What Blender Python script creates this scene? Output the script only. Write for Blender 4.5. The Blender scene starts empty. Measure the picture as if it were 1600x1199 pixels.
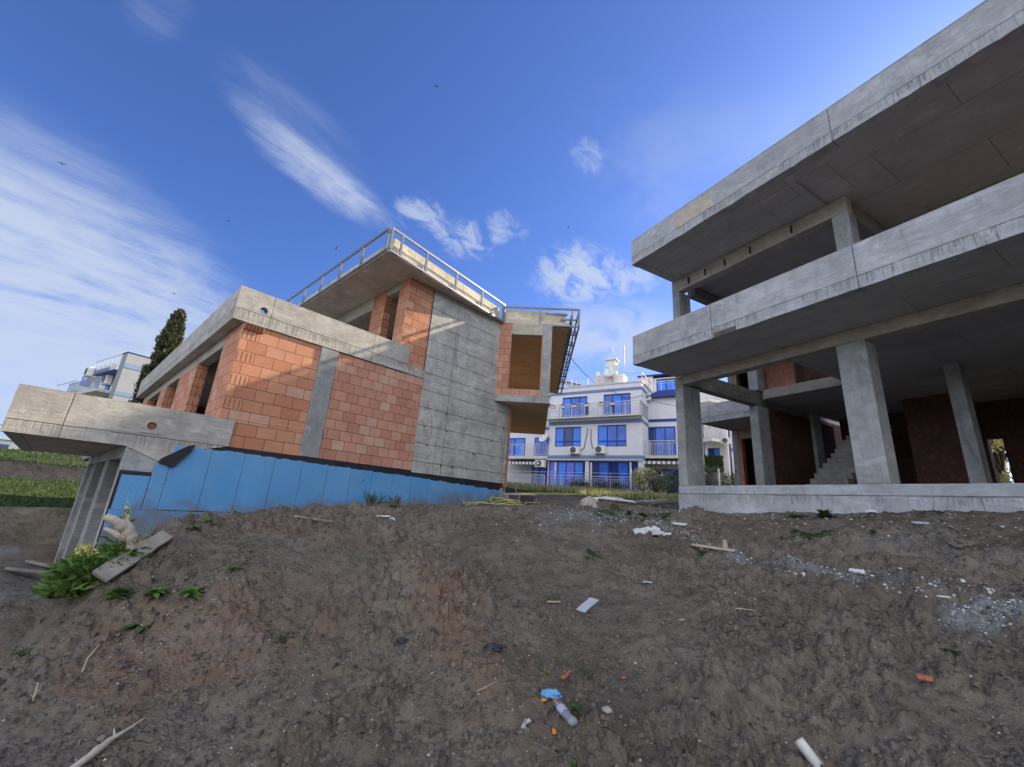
import bpy, bmesh, math, random
from mathutils import Vector, Matrix, noise as mnoise
R = math.radians
SC = bpy.context.scene
# ------------------------------------------------------------------ camera
# eye point at the world origin, heights are measured from the eye
cam_d = bpy.data.cameras.new('camera'); cam = bpy.data.objects.new('camera', cam_d)
SC.collection.objects.link(cam); SC.camera = cam
cam_d.sensor_fit = 'HORIZONTAL'; cam_d.sensor_width = 36.0; cam_d.lens = 36.0*657.78/1600
cam_d.clip_start = 0.05; cam_d.clip_end = 6000
_p, _r = R(16.297), R(4.092)
_f = Vector((0, math.cos(_p), math.sin(_p))); _u = Vector((0, -math.sin(_p), math.cos(_p))); _x = Vector((1, 0, 0))
_x2 = _x*math.cos(_r)+_u*math.sin(_r); _u2 = -_x*math.sin(_r)+_u*math.cos(_r)
cam.matrix_world = Matrix(((_x2.x, _u2.x, -_f.x, 0), (_x2.y, _u2.y, -_f.y, 0), (_x2.z, _u2.z, -_f.z, 0), (0, 0, 0, 1)))
# ------------------------------------------------------------------ light
SUN_AZ, SUN_EL = R(35.1), R(28.6)          # azimuth counted from +X towards +Y
sd = bpy.data.lights.new('sun', 'SUN'); sun = bpy.data.objects.new('sun', sd); SC.collection.objects.link(sun)
sd.energy = 5.0; sd.angle = R(0.53); sd.color = (1.0, 0.82, 0.58)
sun.rotation_euler = Vector((math.cos(SUN_AZ)*math.cos(SUN_EL), math.sin(SUN_AZ)*math.cos(SUN_EL), math.sin(SUN_EL))).to_track_quat('Z', 'Y').to_euler()
SC.view_settings.view_transform = 'Standard'; SC.view_settings.look = 'None'
SC.view_settings.exposure = 1.24; SC.view_settings.gamma = 1.0
W = bpy.data.worlds.new('World'); SC.world = W; W.use_nodes = True
nt = W.node_tree; nt.nodes.clear()
class NG:
    def __init__(s, t): s.t = t
    def n(s, k, **kw):
        d = s.t.nodes.new(k)
        for a, v in kw.items():
            if a.startswith('i_'): d.inputs[int(a[2:])].default_value = v
            else: setattr(d, a, v)
        return d
    def put(s, sock, v):
        if isinstance(v, bpy.types.NodeSocket): s.t.links.new(v, sock)
        else: sock.default_value = v
    def m(s, op, a, b=0.0, c=0.0, clamp=False):
        d = s.t.nodes.new('ShaderNodeMath'); d.operation = op; d.use_clamp = clamp
        s.put(d.inputs[0], a); s.put(d.inputs[1], b)
        if op in ('MULTIPLY_ADD', 'SMOOTH_MIN', 'WRAP', 'COMPARE'): s.put(d.inputs[2], c)
        return d.outputs[0]
    def ramp(s, v, a, b, o0=0.0, o1=1.0, t='SMOOTHSTEP'):
        d = s.t.nodes.new('ShaderNodeMapRange'); d.interpolation_type = t
        s.put(d.inputs[0], v); s.put(d.inputs[1], a); s.put(d.inputs[2], b); s.put(d.inputs[3], o0); s.put(d.inputs[4], o1)
        return d.outputs[0]
    def noise(s, vec, scale, detail=3.0, rough=0.5, dist=0.0, dim='3D'):
        d = s.t.nodes.new('ShaderNodeTexNoise'); d.noise_dimensions = dim
        if vec is not None: s.put(d.inputs['Vector'], vec)
        s.put(d.inputs['Scale'], scale); s.put(d.inputs['Detail'], detail); s.put(d.inputs['Roughness'], rough); s.put(d.inputs['Distortion'], dist)
        return d.outputs[0]
    def mixc(s, f, a, b, blend='MIX'):
        d = s.t.nodes.new('ShaderNodeMix'); d.data_type = 'RGBA'; d.blend_type = blend
        s.put(d.inputs[0], f)
        for k, v in ((6, a), (7, b)):
            if not isinstance(v, bpy.types.NodeSocket) and len(v) == 3: v = (*v, 1)
            s.put(d.inputs[k], v)
        return d.outputs[2]
    def scale(s, vec, sc, loc=(0, 0, 0), rot=(0, 0, 0)):
        d = s.t.nodes.new('ShaderNodeMapping'); s.t.links.new(vec, d.inputs[0])
        d.inputs[1].default_value = loc; d.inputs[2].default_value = rot; d.inputs[3].default_value = sc
        return d.outputs[0]
g = NG(nt)
sky = g.n('ShaderNodeTexSky', sky_type='NISHITA', sun_disc=False)
sky.sun_elevation = SUN_EL; sky.sun_rotation = R(90)-SUN_AZ
sky.air_density = 1.0; sky.dust_density = 0.6; sky.ozone_density = 3.5; sky.altitude = 0
tc = g.n('ShaderNodeTexCoord'); D = tc.outputs['Generated']
sep = g.n('ShaderNodeSeparateXYZ'); nt.links.new(D, sep.inputs[0])
AZ = g.m('MULTIPLY', g.m('ARCTAN2', sep.outputs[1], sep.outputs[0]), 57.2958)
EL = g.m('MULTIPLY', g.m('ARCSINE', sep.outputs[2]), 57.2958)
# cirrus in a flat sheet high above: coordinates on that sheet
inv = g.m('DIVIDE', 1.0, g.m('ADD', g.m('MAXIMUM', sep.outputs[2], 0.0), 0.22))
comb = g.n('ShaderNodeCombineXYZ'); nt.links.new(g.m('MULTIPLY', sep.outputs[0], inv), comb.inputs[0]); nt.links.new(g.m('MULTIPLY', sep.outputs[1], inv), comb.inputs[1])
SH = comb.outputs[0]
def blob(az, el, ra, re, ang, soft=0.0):
    da = g.m('MULTIPLY', g.m('SUBTRACT', AZ, az), math.cos(R(el))); de = g.m('SUBTRACT', EL, el)
    c, s_ = math.cos(R(ang)), math.sin(R(ang))
    x = g.m('DIVIDE', g.m('ADD', g.m('MULTIPLY', da, c), g.m('MULTIPLY', de, s_)), ra)
    y = g.m('DIVIDE', g.m('SUBTRACT', g.m('MULTIPLY', de, c), g.m('MULTIPLY', da, s_)), re)
    d = g.m('ADD', g.m('MULTIPLY', x, x), g.m('MULTIPLY', y, y))
    return g.m('POWER', g.ramp(d, 1.0, soft), 1.0)
wr = g.noise(SH, 3.2, 4, 0.55)
SR = g.scale(SH, (1, 1, 1), rot=(0, 0, R(-50)))           # x now runs along the wind
strk = g.noise(g.scale(SR, (2.2, 9.0, 1)), 1.0, 7, 0.66, 0.5, '2D')      # drawn-out fibres
fin = g.noise(g.scale(SR, (4.0, 15.0, 1)), 1.0, 7, 0.66, 0.45, '2D')
strk = g.m('ADD', g.m('MULTIPLY', strk, 0.6), g.m('MULTIPLY', fin, 0.4))
puff = g.noise(g.scale(SR, (13.0, 20.0, 1)), 1.0, 8, 0.64, 0.35, '2D')
veil = g.noise(SH, 4.5, 5, 0.6, 0.6)
def cl(mask, tex, lo, hi, amt):
    return g.m('MULTIPLY', g.m('MULTIPLY', mask, g.ramp(g.m('ADD', tex, g.m('MULTIPLY', mask, 0.22)), lo, hi)), amt)
parts_ = [
    cl(blob(141, 17, 23, 14.5, 12), g.m('ADD', g.m('MULTIPLY', strk, 0.65), g.m('MULTIPLY', veil, 0.35)), 0.42, 0.80, 1.0),
    cl(blob(138, 8, 24, 8, 0), veil, 0.30, 0.75, 0.8),
    cl(blob(120.0, 36.6, 12.5, 3.0, 17), g.m('ADD', g.m('MULTIPLY', strk, 0.7), g.m('MULTIPLY', puff, 0.3)), 0.46, 0.84, 0.85),
    cl(blob(125, 40.5, 11, 4.5, 12), strk, 0.50, 0.98, 0.26),
    cl(blob(141, 43.0, 4.5, 2.6, -70), fin, 0.46, 0.95, 0.15),
    cl(blob(106.0, 36.4, 4.2, 2.8, 0), puff, 0.50, 0.82, 0.75),
    cl(blob(99.0, 34.4, 5.6, 3.4, 0), puff, 0.53, 0.86, 0.72),
    cl(blob(93.0, 36.4, 4.6, 3.0, 0), puff, 0.54, 0.88, 0.6),
    cl(blob(81.0, 31.0, 8.0, 5.2, 0), puff, 0.47, 0.80, 0.95),
    cl(blob(73.5, 30.0, 5.0, 2.6, 0), puff, 0.46, 0.78, 0.75),
    cl(blob(80.0, 44.8, 3.2, 2.6, 30), puff, 0.54, 0.88, 0.5),
    cl(blob(76.0, 23.0, 12, 6.0, 0), veil, 0.36, 0.72, 0.85),
    cl(blob(100.0, 10.0, 60, 13.0, 0), veil, 0.22, 0.80, 0.6),
    cl(blob(60.0, 40.0, 26, 12.0, 20), veil, 0.5, 1.0, 0.25),
]
tot = parts_[0]
for q in parts_[1:]: tot = g.m('SUBTRACT', 1.0, g.m('MULTIPLY', g.m('SUBTRACT', 1.0, tot), g.m('SUBTRACT', 1.0, q)))
skyc = g.mixc(1.0, sky.outputs[0], (0.62, 0.78, 1.22), 'MULTIPLY')
skyb = g.mixc(g.m('MULTIPLY', tot, 0.85), skyc, (3.7, 4.2, 5.2))
# bright cloud added behind the viewer as unseen fill for the shaded ground
back = g.m('MULTIPLY', g.ramp(sep.outputs[1], 0.0, -0.45), g.ramp(veil, 0.2, 0.5, 0.55, 1.0))
skyb = g.mixc(back, skyb, (10.2, 10.3, 11.0))
bg = g.n('ShaderNodeBackground'); nt.links.new(skyb, bg.inputs[0]); bg.inputs[1].default_value = 0.071
wo = g.n('ShaderNodeOutputWorld'); nt.links.new(bg.outputs[0], wo.inputs[0])
#TERRAIN-BEGIN
import numpy as np
def _hash(ix, iy, s):
    h = (ix*374761393 + iy*668265263 + s*974634777) & 0x7fffffff
    h = ((h ^ (h >> 13))*1274126177) & 0x7fffffff
    h = (h ^ (h >> 16)) & 0x7fffffff
    return (h % 100003)/100003.0
def vnoise(x, y, s=0):
    xi = np.floor(x).astype(np.int64); yi = np.floor(y).astype(np.int64)
    fx = x-xi; fy = y-yi
    fx = fx*fx*fx*(fx*(fx*6-15)+10); fy = fy*fy*fy*(fy*(fy*6-15)+10)
    a = _hash(xi, yi, s); b = _hash(xi+1, yi, s); c = _hash(xi, yi+1, s); d = _hash(xi+1, yi+1, s)
    return (a+(b-a)*fx)*(1-fy)+(c+(d-c)*fx)*fy - 0.5
def fbm(x, y, f, o=4, s=0):
    r = 0; a = 1.0
    for i in range(o):
        c, sn = math.cos(0.7*i+s), math.sin(0.7*i+s)
        r = r + a*vnoise((x*c-y*sn)*f, (x*sn+y*c)*f, s*7+i); f *= 2.03; a *= 0.5
    return r
def worley(x, y, f, s=0):
    x = x*f; y = y*f
    xi = np.floor(x).astype(np.int64); yi = np.floor(y).astype(np.int64)
    f1 = np.full(x.shape, 9.0); f2 = np.full(x.shape, 9.0); idn = np.zeros(x.shape)
    for dx in (-1, 0, 1):
        for dy in (-1, 0, 1):
            cx_ = xi+dx; cy_ = yi+dy
            px = cx_+_hash(cx_, cy_, s); py = cy_+_hash(cx_, cy_, s+11)
            d = np.hypot(x-px, y-py); near = d < f1
            f2 = np.where(near, f1, np.minimum(f2, d)); idn = np.where(near, _hash(cx_, cy_, s+23), idn)
            f1 = np.where(near, d, f1)
    return f1, f2, idn
def sst(a, b, x):
    t = np.clip((x-a)/(b-a), 0, 1); return t*t*(3-2*t)
LA = math.radians(46.338); RA = math.radians(118.321)
# measured ground points (x, y, z), metres from the eye point
GP = [(-2.9,3.1,-1.70),(-1.3,3.0,-1.62),(0.15,3.1,-1.55),(1.95,3.4,-1.42),(3.3,3.05,-1.32),(-4.6,4.5,-1.44),(-4.45,5.0,-1.15),(-4.3,5.5,-0.82),
      (-4.4,6.2,-0.64),(-4.7,7.6,-0.5),(-4.9,8.85,-0.44),(-3.4,10.4,-0.30),(-1.55,12.3,-0.14),(0.15,14.1,0.27),(-2.3,5.0,-1.12),(-2.0,7.5,-0.62),
      (0.1,5.0,-1.05),(0.2,8.0,-0.42),(0.3,11.0,0.0),(4.7,11.5,0.22),(6.45,7.25,0.28),(7.4,4.0,0.25),(5.1,4.4,-0.62),(4.6,8.0,-0.05),(2.6,5.6,-0.80),
      (2.4,13.5,0.30),(5.0,16.0,0.5),(1.0,18.0,0.5),(6.5,22.0,0.85),(2.0,24.0,0.95),(-3.0,26.0,1.1),(9.0,24.0,1.0),(0,0,-1.62),(3,0,-1.4),(-3,0,-1.75),
      (0,-6,-1.7),(6,-4,-1.0),(-6,-4,-2.0),(12,8,0.3),(14,18,0.7),(12,-2,0.0)]
def _tps_fit():
    P = np.array(GP, float); n = len(P)
    d = np.hypot(P[:,None,0]-P[None,:,0], P[:,None,1]-P[None,:,1])
    K = np.where(d > 0, d*d*np.log(d+1e-12), 0)+np.eye(n)*0.4
    Q = np.c_[np.ones(n), P[:,:2]]
    A = np.block([[K, Q],[Q.T, np.zeros((3,3))]])
    return P, np.linalg.solve(A, np.r_[P[:,2], 0, 0, 0])
_TP, _TW = _tps_fit()
def base_h(x, y):
    xc = np.clip(x, -9, 16); yc = np.clip(y, -8, 28)
    z = _TW[-3]+_TW[-2]*xc+_TW[-1]*yc
    for i in range(len(_TP)):
        d2 = (xc-_TP[i,0])**2+(yc-_TP[i,1])**2
        z = z+_TW[i]*0.5*d2*np.log(d2+1e-9)
    z = np.clip(z, -2.3, 1.35)
    u = x*math.cos(LA)+y*math.sin(LA); v = -x*math.sin(LA)+y*math.cos(LA)     # frame of the villa on the left
    # mound drops to the low yard on its left
    ridge = -4.5-0.12*(y-5)+0.42*sst(5.2, 4.5, y)+0.25*fbm(x*0+1.3, y, 0.9, 2, 3)
    lo = sst(-0.1, 1, (ridge-x)/1.35)*sst(2.4, 3.6, y+0.12*x+0.6)
    lo = np.maximum(lo, sst(9.45, 9.85, v)*sst(11.0, 10.0, u))
    yard = -2.45+0.25*fbm(x, y, 0.5, 3, 5)+0.02*np.clip(-x-8, 0, 20)
    z = z*(1-lo)+yard*lo
    # terraced bank of the far left
    w = v+0.9*fbm(u, v, 0.25, 3, 8)
    b = (-2.25+1.15*sst(21.3, 22.1, w)+0.85*sst(22.3, 27.5, w)+0.65*sst(27.6, 28.3, w)+0.75*sst(28.4, 36, w)+0.2*sst(36, 90, w))
    far = sst(20, 21, w)*sst(9, 4, u)
    z = z*(1-far)+b*far
    # the far ground settles to one level
    r = np.hypot(x, y); k = sst(60, 160, r); z = z*(1-k)+(-0.5)*k
    return z
def detail_h(x, y):
    r = np.hypot(x, y); near = sst(26, 9, r)
    u = x*math.cos(LA)+y*math.sin(LA); v = -x*math.sin(LA)+y*math.cos(LA)
    h = 0.20*fbm(x, y, 0.45, 3, 1)*sst(40, 14, r)
    h = h+0.09*fbm(x, y, 1.7, 4, 2)*near
    rough = sst(-0.10, 0.25, fbm(x, y, 0.55, 3, 21)-0.05)                # patches of loose clods
    rough = np.clip(rough+np.exp(-((x+0.4)/0.8)**2-((y-5.4)/0.9)**2)+1.2*np.exp(-((x-1.0)/0.8)**2-((y-3.3)/0.35)**2)+np.exp(-((x-4.0)/1.2)**2-((y-4.1)/0.4)**2), 0, 1.5)
    f1, f2, i1 = worley(x+0.08*fbm(x, y, 4, 2, 6), y+0.08*fbm(x, y, 4, 2, 7), 7.5, 3)
    h = h+near*(0.25+0.75*rough)*0.075*np.clip(1-f1*1.45, 0, 1)**0.8*(i1**1.5*1.4)
    g1, g2, i2 = worley(x, y, 19, 9)
    h = h+near*sst(16, 6, r)*(0.2+0.8*rough)*0.038*np.clip(1-g1*1.5, 0, 1)**0.6*(i2**1.4*1.4)
    h = h+near*sst(14, 5, r)*0.012*fbm(x, y, 14, 3, 12)
    k1, k2, i3 = worley(x+0.15*fbm(x, y, 2, 2, 16), y+0.15*fbm(x, y, 2, 2, 17), 3.1, 33)
    h = h+near*np.clip(rough, 0, 1)*0.11*np.clip(1-k1*1.5, 0, 1)**0.9*(i3**2)
    # eroded ridge and hollow in the middle of the mound
    a = x+0.55+0.42*(y-5.0); h = h+0.16*np.exp(-(a/0.42)**2)*sst(3.2, 4.4, y)*sst(7.4, 6.2, y)
    h = h-0.12*np.exp(-((x-0.35)/0.8)**2-((y-6.0)/0.6)**2)
    h = h+0.11*np.exp(-((x-0.4)/0.9)**2-((y-6.9)/0.4)**2)*(1+1.5*fbm(x, y, 2.5, 2, 31))
    h = h+0.20*np.exp(-((x-2.7)/0.55)**2-((y-11.0)/0.4)**2)
    h = h+0.10*np.exp(-((x-3.2)/0.6)**2-((y-6.7)/0.3)**2)*(1+1.5*fbm(x, y, 2.5, 2, 33))
    h = h-0.16*np.exp(-((y-14.6-0.1*x)/0.5)**2)*sst(-1, 1, x)*sst(6, 4, x)
    h = h+0.27*np.exp(-((x-3.9)/0.42)**2-((y-8.93)/0.30)**2)+0.13*np.exp(-((x-4.6)/0.28)**2-((y-8.55)/0.22)**2)
    # keep it calm under the buildings
    vr = x*math.sin(RA)-y*math.cos(RA)
    ur = x*math.cos(RA)+y*math.sin(RA)
    return h*(1-0.9*sst(9.0, 9.5, vr)*sst(8.2, 7.8, ur))
def ground_z(x, y):
    x = np.atleast_1d(np.asarray(x, float)); y = np.atleast_1d(np.asarray(y, float))
    return base_h(x, y)+detail_h(x, y)
#TERRAIN-END
# ------------------------------------------------------------------ mesh helpers
class Frame:
    def __init__(s, o=(0, 0, 0), az=0.0, flipx=1):
        s.o = Vector(o); s.az = az; s.M = Matrix.Translation(s.o) @ Matrix.Rotation(az, 4, 'Z')
FW = Frame()
FL = Frame((0, 0, 0), R(46.338))                      # villa on the left: x along its front, y into it
FM = Frame((-0.5756, 13.4466, 0), R(-4.1))            # its turned corner room
FR = Frame((0, 0, 0), R(118.321-180))                 # villa on the right: x runs towards the viewer, y into it
FA = Frame((0, 0, 0), R(-31.45))                      # apartment blocks behind
class MB:
    def __init__(s, fr=FW): s.fr = fr; s.v = []; s.f = []; s.uv = []; s.mi = []; s.sm = []
    def face(s, pts, mat=0, uv=None, smooth=False):
        pts = [Vector(p) for p in pts]; i0 = len(s.v)
        if uv is None:
            n = Vector((0, 0, 0))
            for i in range(len(pts)): n += pts[i].cross(pts[(i+1) % len(pts)])
            ax, ay, az = abs(n.x), abs(n.y), abs(n.z)
            if az >= ax and az >= ay: uv = [(p.x, p.y) for p in pts]
            elif ay >= ax: uv = [(p.x, p.z) for p in pts]
            else: uv = [(p.y+0.37, p.z) for p in pts]
        s.v += pts; s.f.append(list(range(i0, i0+len(pts)))); s.uv += uv; s.mi.append(mat); s.sm.append(smooth)
    def box(s, x0, x1, y0, y1, z0, z1, mat=0):
        if x0 > x1: x0, x1 = x1, x0
        if y0 > y1: y0, y1 = y1, y0
        a = [(x0, y0, z0), (x1, y0, z0), (x1, y1, z0), (x0, y1, z0), (x0, y0, z1), (x1, y0, z1), (x1, y1, z1), (x0, y1, z1)]
        for q in ((0, 3, 2, 1), (4, 5, 6, 7), (0, 1, 5, 4), (1, 2, 6, 5), (2, 3, 7, 6), (3, 0, 4, 7)): s.face([a[i] for i in q], mat)
        return s
    def prism(s, poly, z0, z1, mat=0):
        n = len(poly)
        s.face([(p[0], p[1], z0) for p in reversed(poly)], mat); s.face([(p[0], p[1], z1) for p in poly], mat)
        L = 0
        for i in range(n):
            a, b = poly[i], poly[(i+1) % n]; l = math.hypot(b[0]-a[0], b[1]-a[1])
            s.face([(a[0], a[1], z0), (b[0], b[1], z0), (b[0], b[1], z1), (a[0], a[1], z1)], mat, uv=[(L, z0), (L+l, z0), (L+l, z1), (L, z1)]); L += l
        return s
    def vprism(s, poly, y0, y1, mat=0):        # polygon in x,z pushed along y
        s.face([(p[0], y0, p[1]) for p in poly], mat); s.face([(p[0], y1, p[1]) for p in reversed(poly)], mat)
        n = len(poly)
        for i in range(n):
            a, b = poly[i], poly[(i+1) % n]
            s.face([(b[0], y0, b[1]), (a[0], y0, a[1]), (a[0], y1, a[1]), (b[0], y1, b[1])], mat)
        return s
    def tube(s, pts, rad, n=8, mat=0, cap=True, smooth=True):
        pts = [Vector(p) for p in pts]; m = len(pts)
        if not isinstance(rad, (list, tuple)): rad = [rad]*m
        rings = []; up = Vector((0, 0, 1)); prev = None
        for i in range(m):
            d = (pts[min(i+1, m-1)]-pts[max(i-1, 0)]).normalized()
            if prev is None:
                a = d.cross(up)
                if a.length < 1e-3: a = d.cross(Vector((1, 0, 0)))
            else: a = prev-d*prev.dot(d)
            a.normalize(); prev = a; b = d.cross(a)
            rings.append([pts[i]+(a*math.cos(2*math.pi*k/n)+b*math.sin(2*math.pi*k/n))*rad[i] for k in range(n)])
        i0 = len(s.v); l = 0
        for i in range(m-1):
            dl = (pts[i+1]-pts[i]).length
            for k in range(n):
                k2 = (k+1) % n
                s.face([rings[i][k], rings[i][k2], rings[i+1][k2], rings[i+1][k]], mat, uv=[(k*.05, l), (k*.05+.05, l), (k*.05+.05, l+dl), (k*.05, l+dl)], smooth=smooth)
            l += dl
        if cap: s.face(list(reversed(rings[0])), mat); s.face(rings[-1], mat)
        return s
    def bar(s, p, q, w=0.05, h=None, mat=0):     # square bar between two points
        p, q = Vector(p), Vector(q); d = (q-p).normalized(); h = h or w
        a = d.cross(Vector((0, 0, 1)))
        if a.length < 1e-3: a = Vector((1, 0, 0))
        a.normalize(); b = a.cross(d); a = a*w/2; b = b*h/2
        A = [p-a-b, p+a-b, p+a+b, p-a+b]; B = [q-a-b, q+a-b, q+a+b, q-a+b]
        for i in range(4):
            j = (i+1) % 4; s.face([A[i], A[j], B[j], B[i]], mat)
        s.face(list(reversed(A)), mat); s.face(B, mat)
        return s
    def lathe(s, c, prof, n=16, mat=0, axis=None, smooth=True):
        c = Vector(c); ax = Vector(axis or (0, 0, 1)).normalized(); a = ax.orthogonal().normalized(); b = ax.cross(a)
        R_ = [[c+ax*h+(a*math.cos(2*math.pi*k/n)+b*math.sin(2*math.pi*k/n))*r for k in range(n)] for h, r in prof]
        for i in range(len(prof)-1):
            for k in range(n):
                s.face([R_[i][k], R_[i][(k+1) % n], R_[i+1][(k+1) % n], R_[i+1][k]], mat, smooth=smooth)
        return s
    def build(s, name, mats, parent=None, bevel=0, merge=True, jit=0):
        me = bpy.data.meshes.new(name)
        T = s.fr.M
        if parent is not None and hasattr(parent, 'matrix_basis'): T = WM[parent.name].inverted() @ T
        me.from_pydata([T @ v for v in s.v], [], s.f)
        ul = me.uv_layers.new(name='UVMap'); ul.data.foreach_set('uv', [c for u in s.uv for c in u])
        me.polygons.foreach_set('material_index', s.mi); me.polygons.foreach_set('use_smooth', s.sm)
        for m_ in (mats if isinstance(mats, (list, tuple)) else [mats]): me.materials.append(m_)
        if merge:
            bm = bmesh.new(); bm.from_mesh(me); bmesh.ops.remove_doubles(bm, verts=bm.verts, dist=1e-5); bm.to_mesh(me); bm.free()
        o = bpy.data.objects.new(name, me); SC.collection.objects.link(o)
        if parent is not None: o.parent = parent; WM[o.name] = WM[parent.name].copy()
        else: WM[o.name] = Matrix.Identity(4)
        if bevel:
            b = o.modifiers.new('bevel', 'BEVEL'); b.width = bevel; b.segments = 1; b.limit_method = 'ANGLE'; b.angle_limit = R(40)
        return o
WM = {}
def tag(o, label=None, cat=None, group=None, kind=None):
    if label: o['label'] = label
    if cat: o['category'] = cat
    if group: o['group'] = group
    if kind: o['kind'] = kind
    return o
def thing(name, label, cat, loc, az=0.0, group=None):
    o = bpy.data.objects.new(name, None); SC.collection.objects.link(o); o.empty_display_size = 0.3
    o.location = loc; o.rotation_euler = (0, 0, az); WM[o.name] = Matrix.Translation(Vector(loc)) @ Matrix.Rotation(az, 4, 'Z')
    return tag(o, label, cat, group)
def single(o, loc):          # move a top-level mesh's origin to loc
    loc = Vector(loc); o.data.transform(Matrix.Translation(-loc)); o.location = loc; return o
# ------------------------------------------------------------------ materials
def newmat(name):
    m = bpy.data.materials.new(name); m.use_nodes = True; t = m.node_tree; g = NG(t)
    p = t.nodes['Principled BSDF']; p.inputs['Specular IOR Level'].default_value = 0.3
    return m, g, p
def plain(name, col, rough=0.7, metal=0.0, var=0.12, bump=0.0, sc=6.0, spec=0.3):
    m, g, p = newmat(name); tc = g.n('ShaderNodeTexCoord').outputs['Object']
    n = g.noise(tc, sc, 5, 0.6)
    c = g.mixc(g.ramp(n, 0.25, 0.75, 0, 1), tuple(x*(1-var) for x in col), tuple(min(1, x*(1+var)) for x in col))
    g.put(p.inputs['Base Color'], c); p.inputs['Roughness'].default_value = rough; p.inputs['Metallic'].default_value = metal
    p.inputs['Specular IOR Level'].default_value = spec
    if bump:
        b = g.n('ShaderNodeBump'); b.inputs['Distance'].default_value = bump; b.inputs['Strength'].default_value = 0.8
        g.put(b.inputs['Height'], g.noise(tc, sc*6, 4, 0.6)); g.put(p.inputs['Normal'], b.outputs[0])
    return m
def concrete(name, col=(0.36, 0.375, 0.38), drips=(), drip_h=0.2, boards=0.0, joints=0.0, panel=None, stain=0.5, warm=0.0, grain=1.0, vert=False):
    m, g, p = newmat(name); uv = g.n('ShaderNodeUVMap').outputs[0]; ob = g.n('ShaderNodeTexCoord').outputs['Object']
    sp = g.n('ShaderNodeSeparateXYZ'); g.put(sp.inputs[0], uv); U, V = sp.outputs[0], sp.outputs[1]
    big = g.noise(ob, 0.9, 5, 0.6, 0.4); mid = g.noise(ob, 5.0, 6, 0.65, 0.3); fine = g.noise(ob, 45.0, 3, 0.7)
    gr = g.noise(g.scale(uv, (22.0, 1.3, 1) if vert else (1.6, 15.0, 1)), 1.0, 7, 0.72, 1.4, '2D')        # grain of the shuttering boards
    c = g.mixc(g.ramp(big, 0.3, 0.7), tuple(x*0.80 for x in col), tuple(x*1.12 for x in col))
    c = g.mixc(g.ramp(mid, 0.38, 0.72, 0.0, 0.55), c, tuple(x*0.62 for x in col))
    c = g.mixc(g.m('MULTIPLY', g.ramp(gr, 0.52, 0.66), 0.40*grain), c, tuple(x*0.48 for x in col))
    c = g.mixc(g.m('MULTIPLY', g.ramp(gr, 0.46, 0.30), 0.36*grain), c, tuple(min(0.8, x*1.5) for x in col))
    c = g.mixc(g.ramp(fine, 0.60, 0.78, 0.0, 0.35), c, tuple(x*0.6 for x in col))
    pores = g.n('ShaderNodeTexVoronoi'); g.put(pores.inputs['Vector'], ob); pores.inputs['Scale'].default_value = 26.0
    c = g.mixc(g.m('MULTIPLY', g.ramp(pores.outputs['Distance'], 0.13, 0.07), g.ramp(mid, 0.45, 0.6, 0, 0.8)), c, tuple(x*0.25 for x in col))
    # dark stains and pale lime
    st = g.noise(g.scale(uv, (3.5, 0.7, 1)), 1.0, 6, 0.7, 0.5, '2D')
    c = g.mixc(g.m('MULTIPLY', g.ramp(st, 0.52, 0.72), stain), c, tuple(x*0.42 for x in col))
    c = g.mixc(g.m('MULTIPLY', g.ramp(g.noise(ob, 1.7, 4, 0.6), 0.55, 0.75), 0.35), c, (0.46, 0.43, 0.36))
    h = g.m('ADD', g.m('MULTIPLY', gr, 0.6), g.m('MULTIPLY', fine, 0.25))
    wob = g.m('MULTIPLY', g.m('SUBTRACT', g.noise(ob, 2.5, 3, 0.5), 0.5), 0.05)
    if boards:
        fr = g.m('FRACT', g.m('DIVIDE', g.m('ADD', V, wob), boards))
        d = g.m('MINIMUM', fr, g.m('SUBTRACT', 1.0, fr)); ln = g.ramp(d, 0.012/boards, 0.004/boards)
        brk = g.ramp(g.noise(ob, 1.6, 3, 0.6), 0.35, 0.5, 0.25, 1.0)
        c = g.mixc(g.m('MULTIPLY', g.m('MULTIPLY', ln, 0.85), brk), c, tuple(x*0.15 for x in col)); h = g.m('SUBTRACT', h, g.m('MULTIPLY', ln, 1.5))
        row = g.noise(g.m('FLOOR', g.m('DIVIDE', g.m('ADD', V, wob), boards)), 3.7, 0, 0.5, 0, '1D') if False else None
    if joints:
        fr = g.m('FRACT', g.m('DIVIDE', g.m('ADD', U, g.m('MULTIPLY', wob, 0.6)), joints)); d = g.m('MINIMUM', fr, g.m('SUBTRACT', 1.0, fr)); ln = g.ramp(d, 0.014/joints, 0.005/joints)
        c = g.mixc(g.m('MULTIPLY', ln, 0.7), c, tuple(x*0.2 for x in col)); h = g.m('SUBTRACT', h, ln)
    if panel:
        br = g.n('ShaderNodeTexBrick'); g.put(br.inputs['Vector'], uv); br.inputs['Scale'].default_value = 1; br.inputs['Brick Width'].default_value = panel[0]
        br.inputs['Row Height'].default_value = panel[1]; br.inputs['Mortar Size'].default_value = 0.009; br.inputs['Mortar Smooth'].default_value = 0.3
        br.inputs['Color1'].default_value = (*(x*0.93 for x in col), 1); br.inputs['Color2'].default_value = (*(x*1.08 for x in col), 1); br.inputs['Mortar'].default_value = (*(x*0.5 for x in col), 1)
        c = g.mixc(0.62, c, br.outputs['Color']); h = g.m('SUBTRACT', h, g.m('MULTIPLY', br.outputs['Fac'], 1.2))
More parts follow.
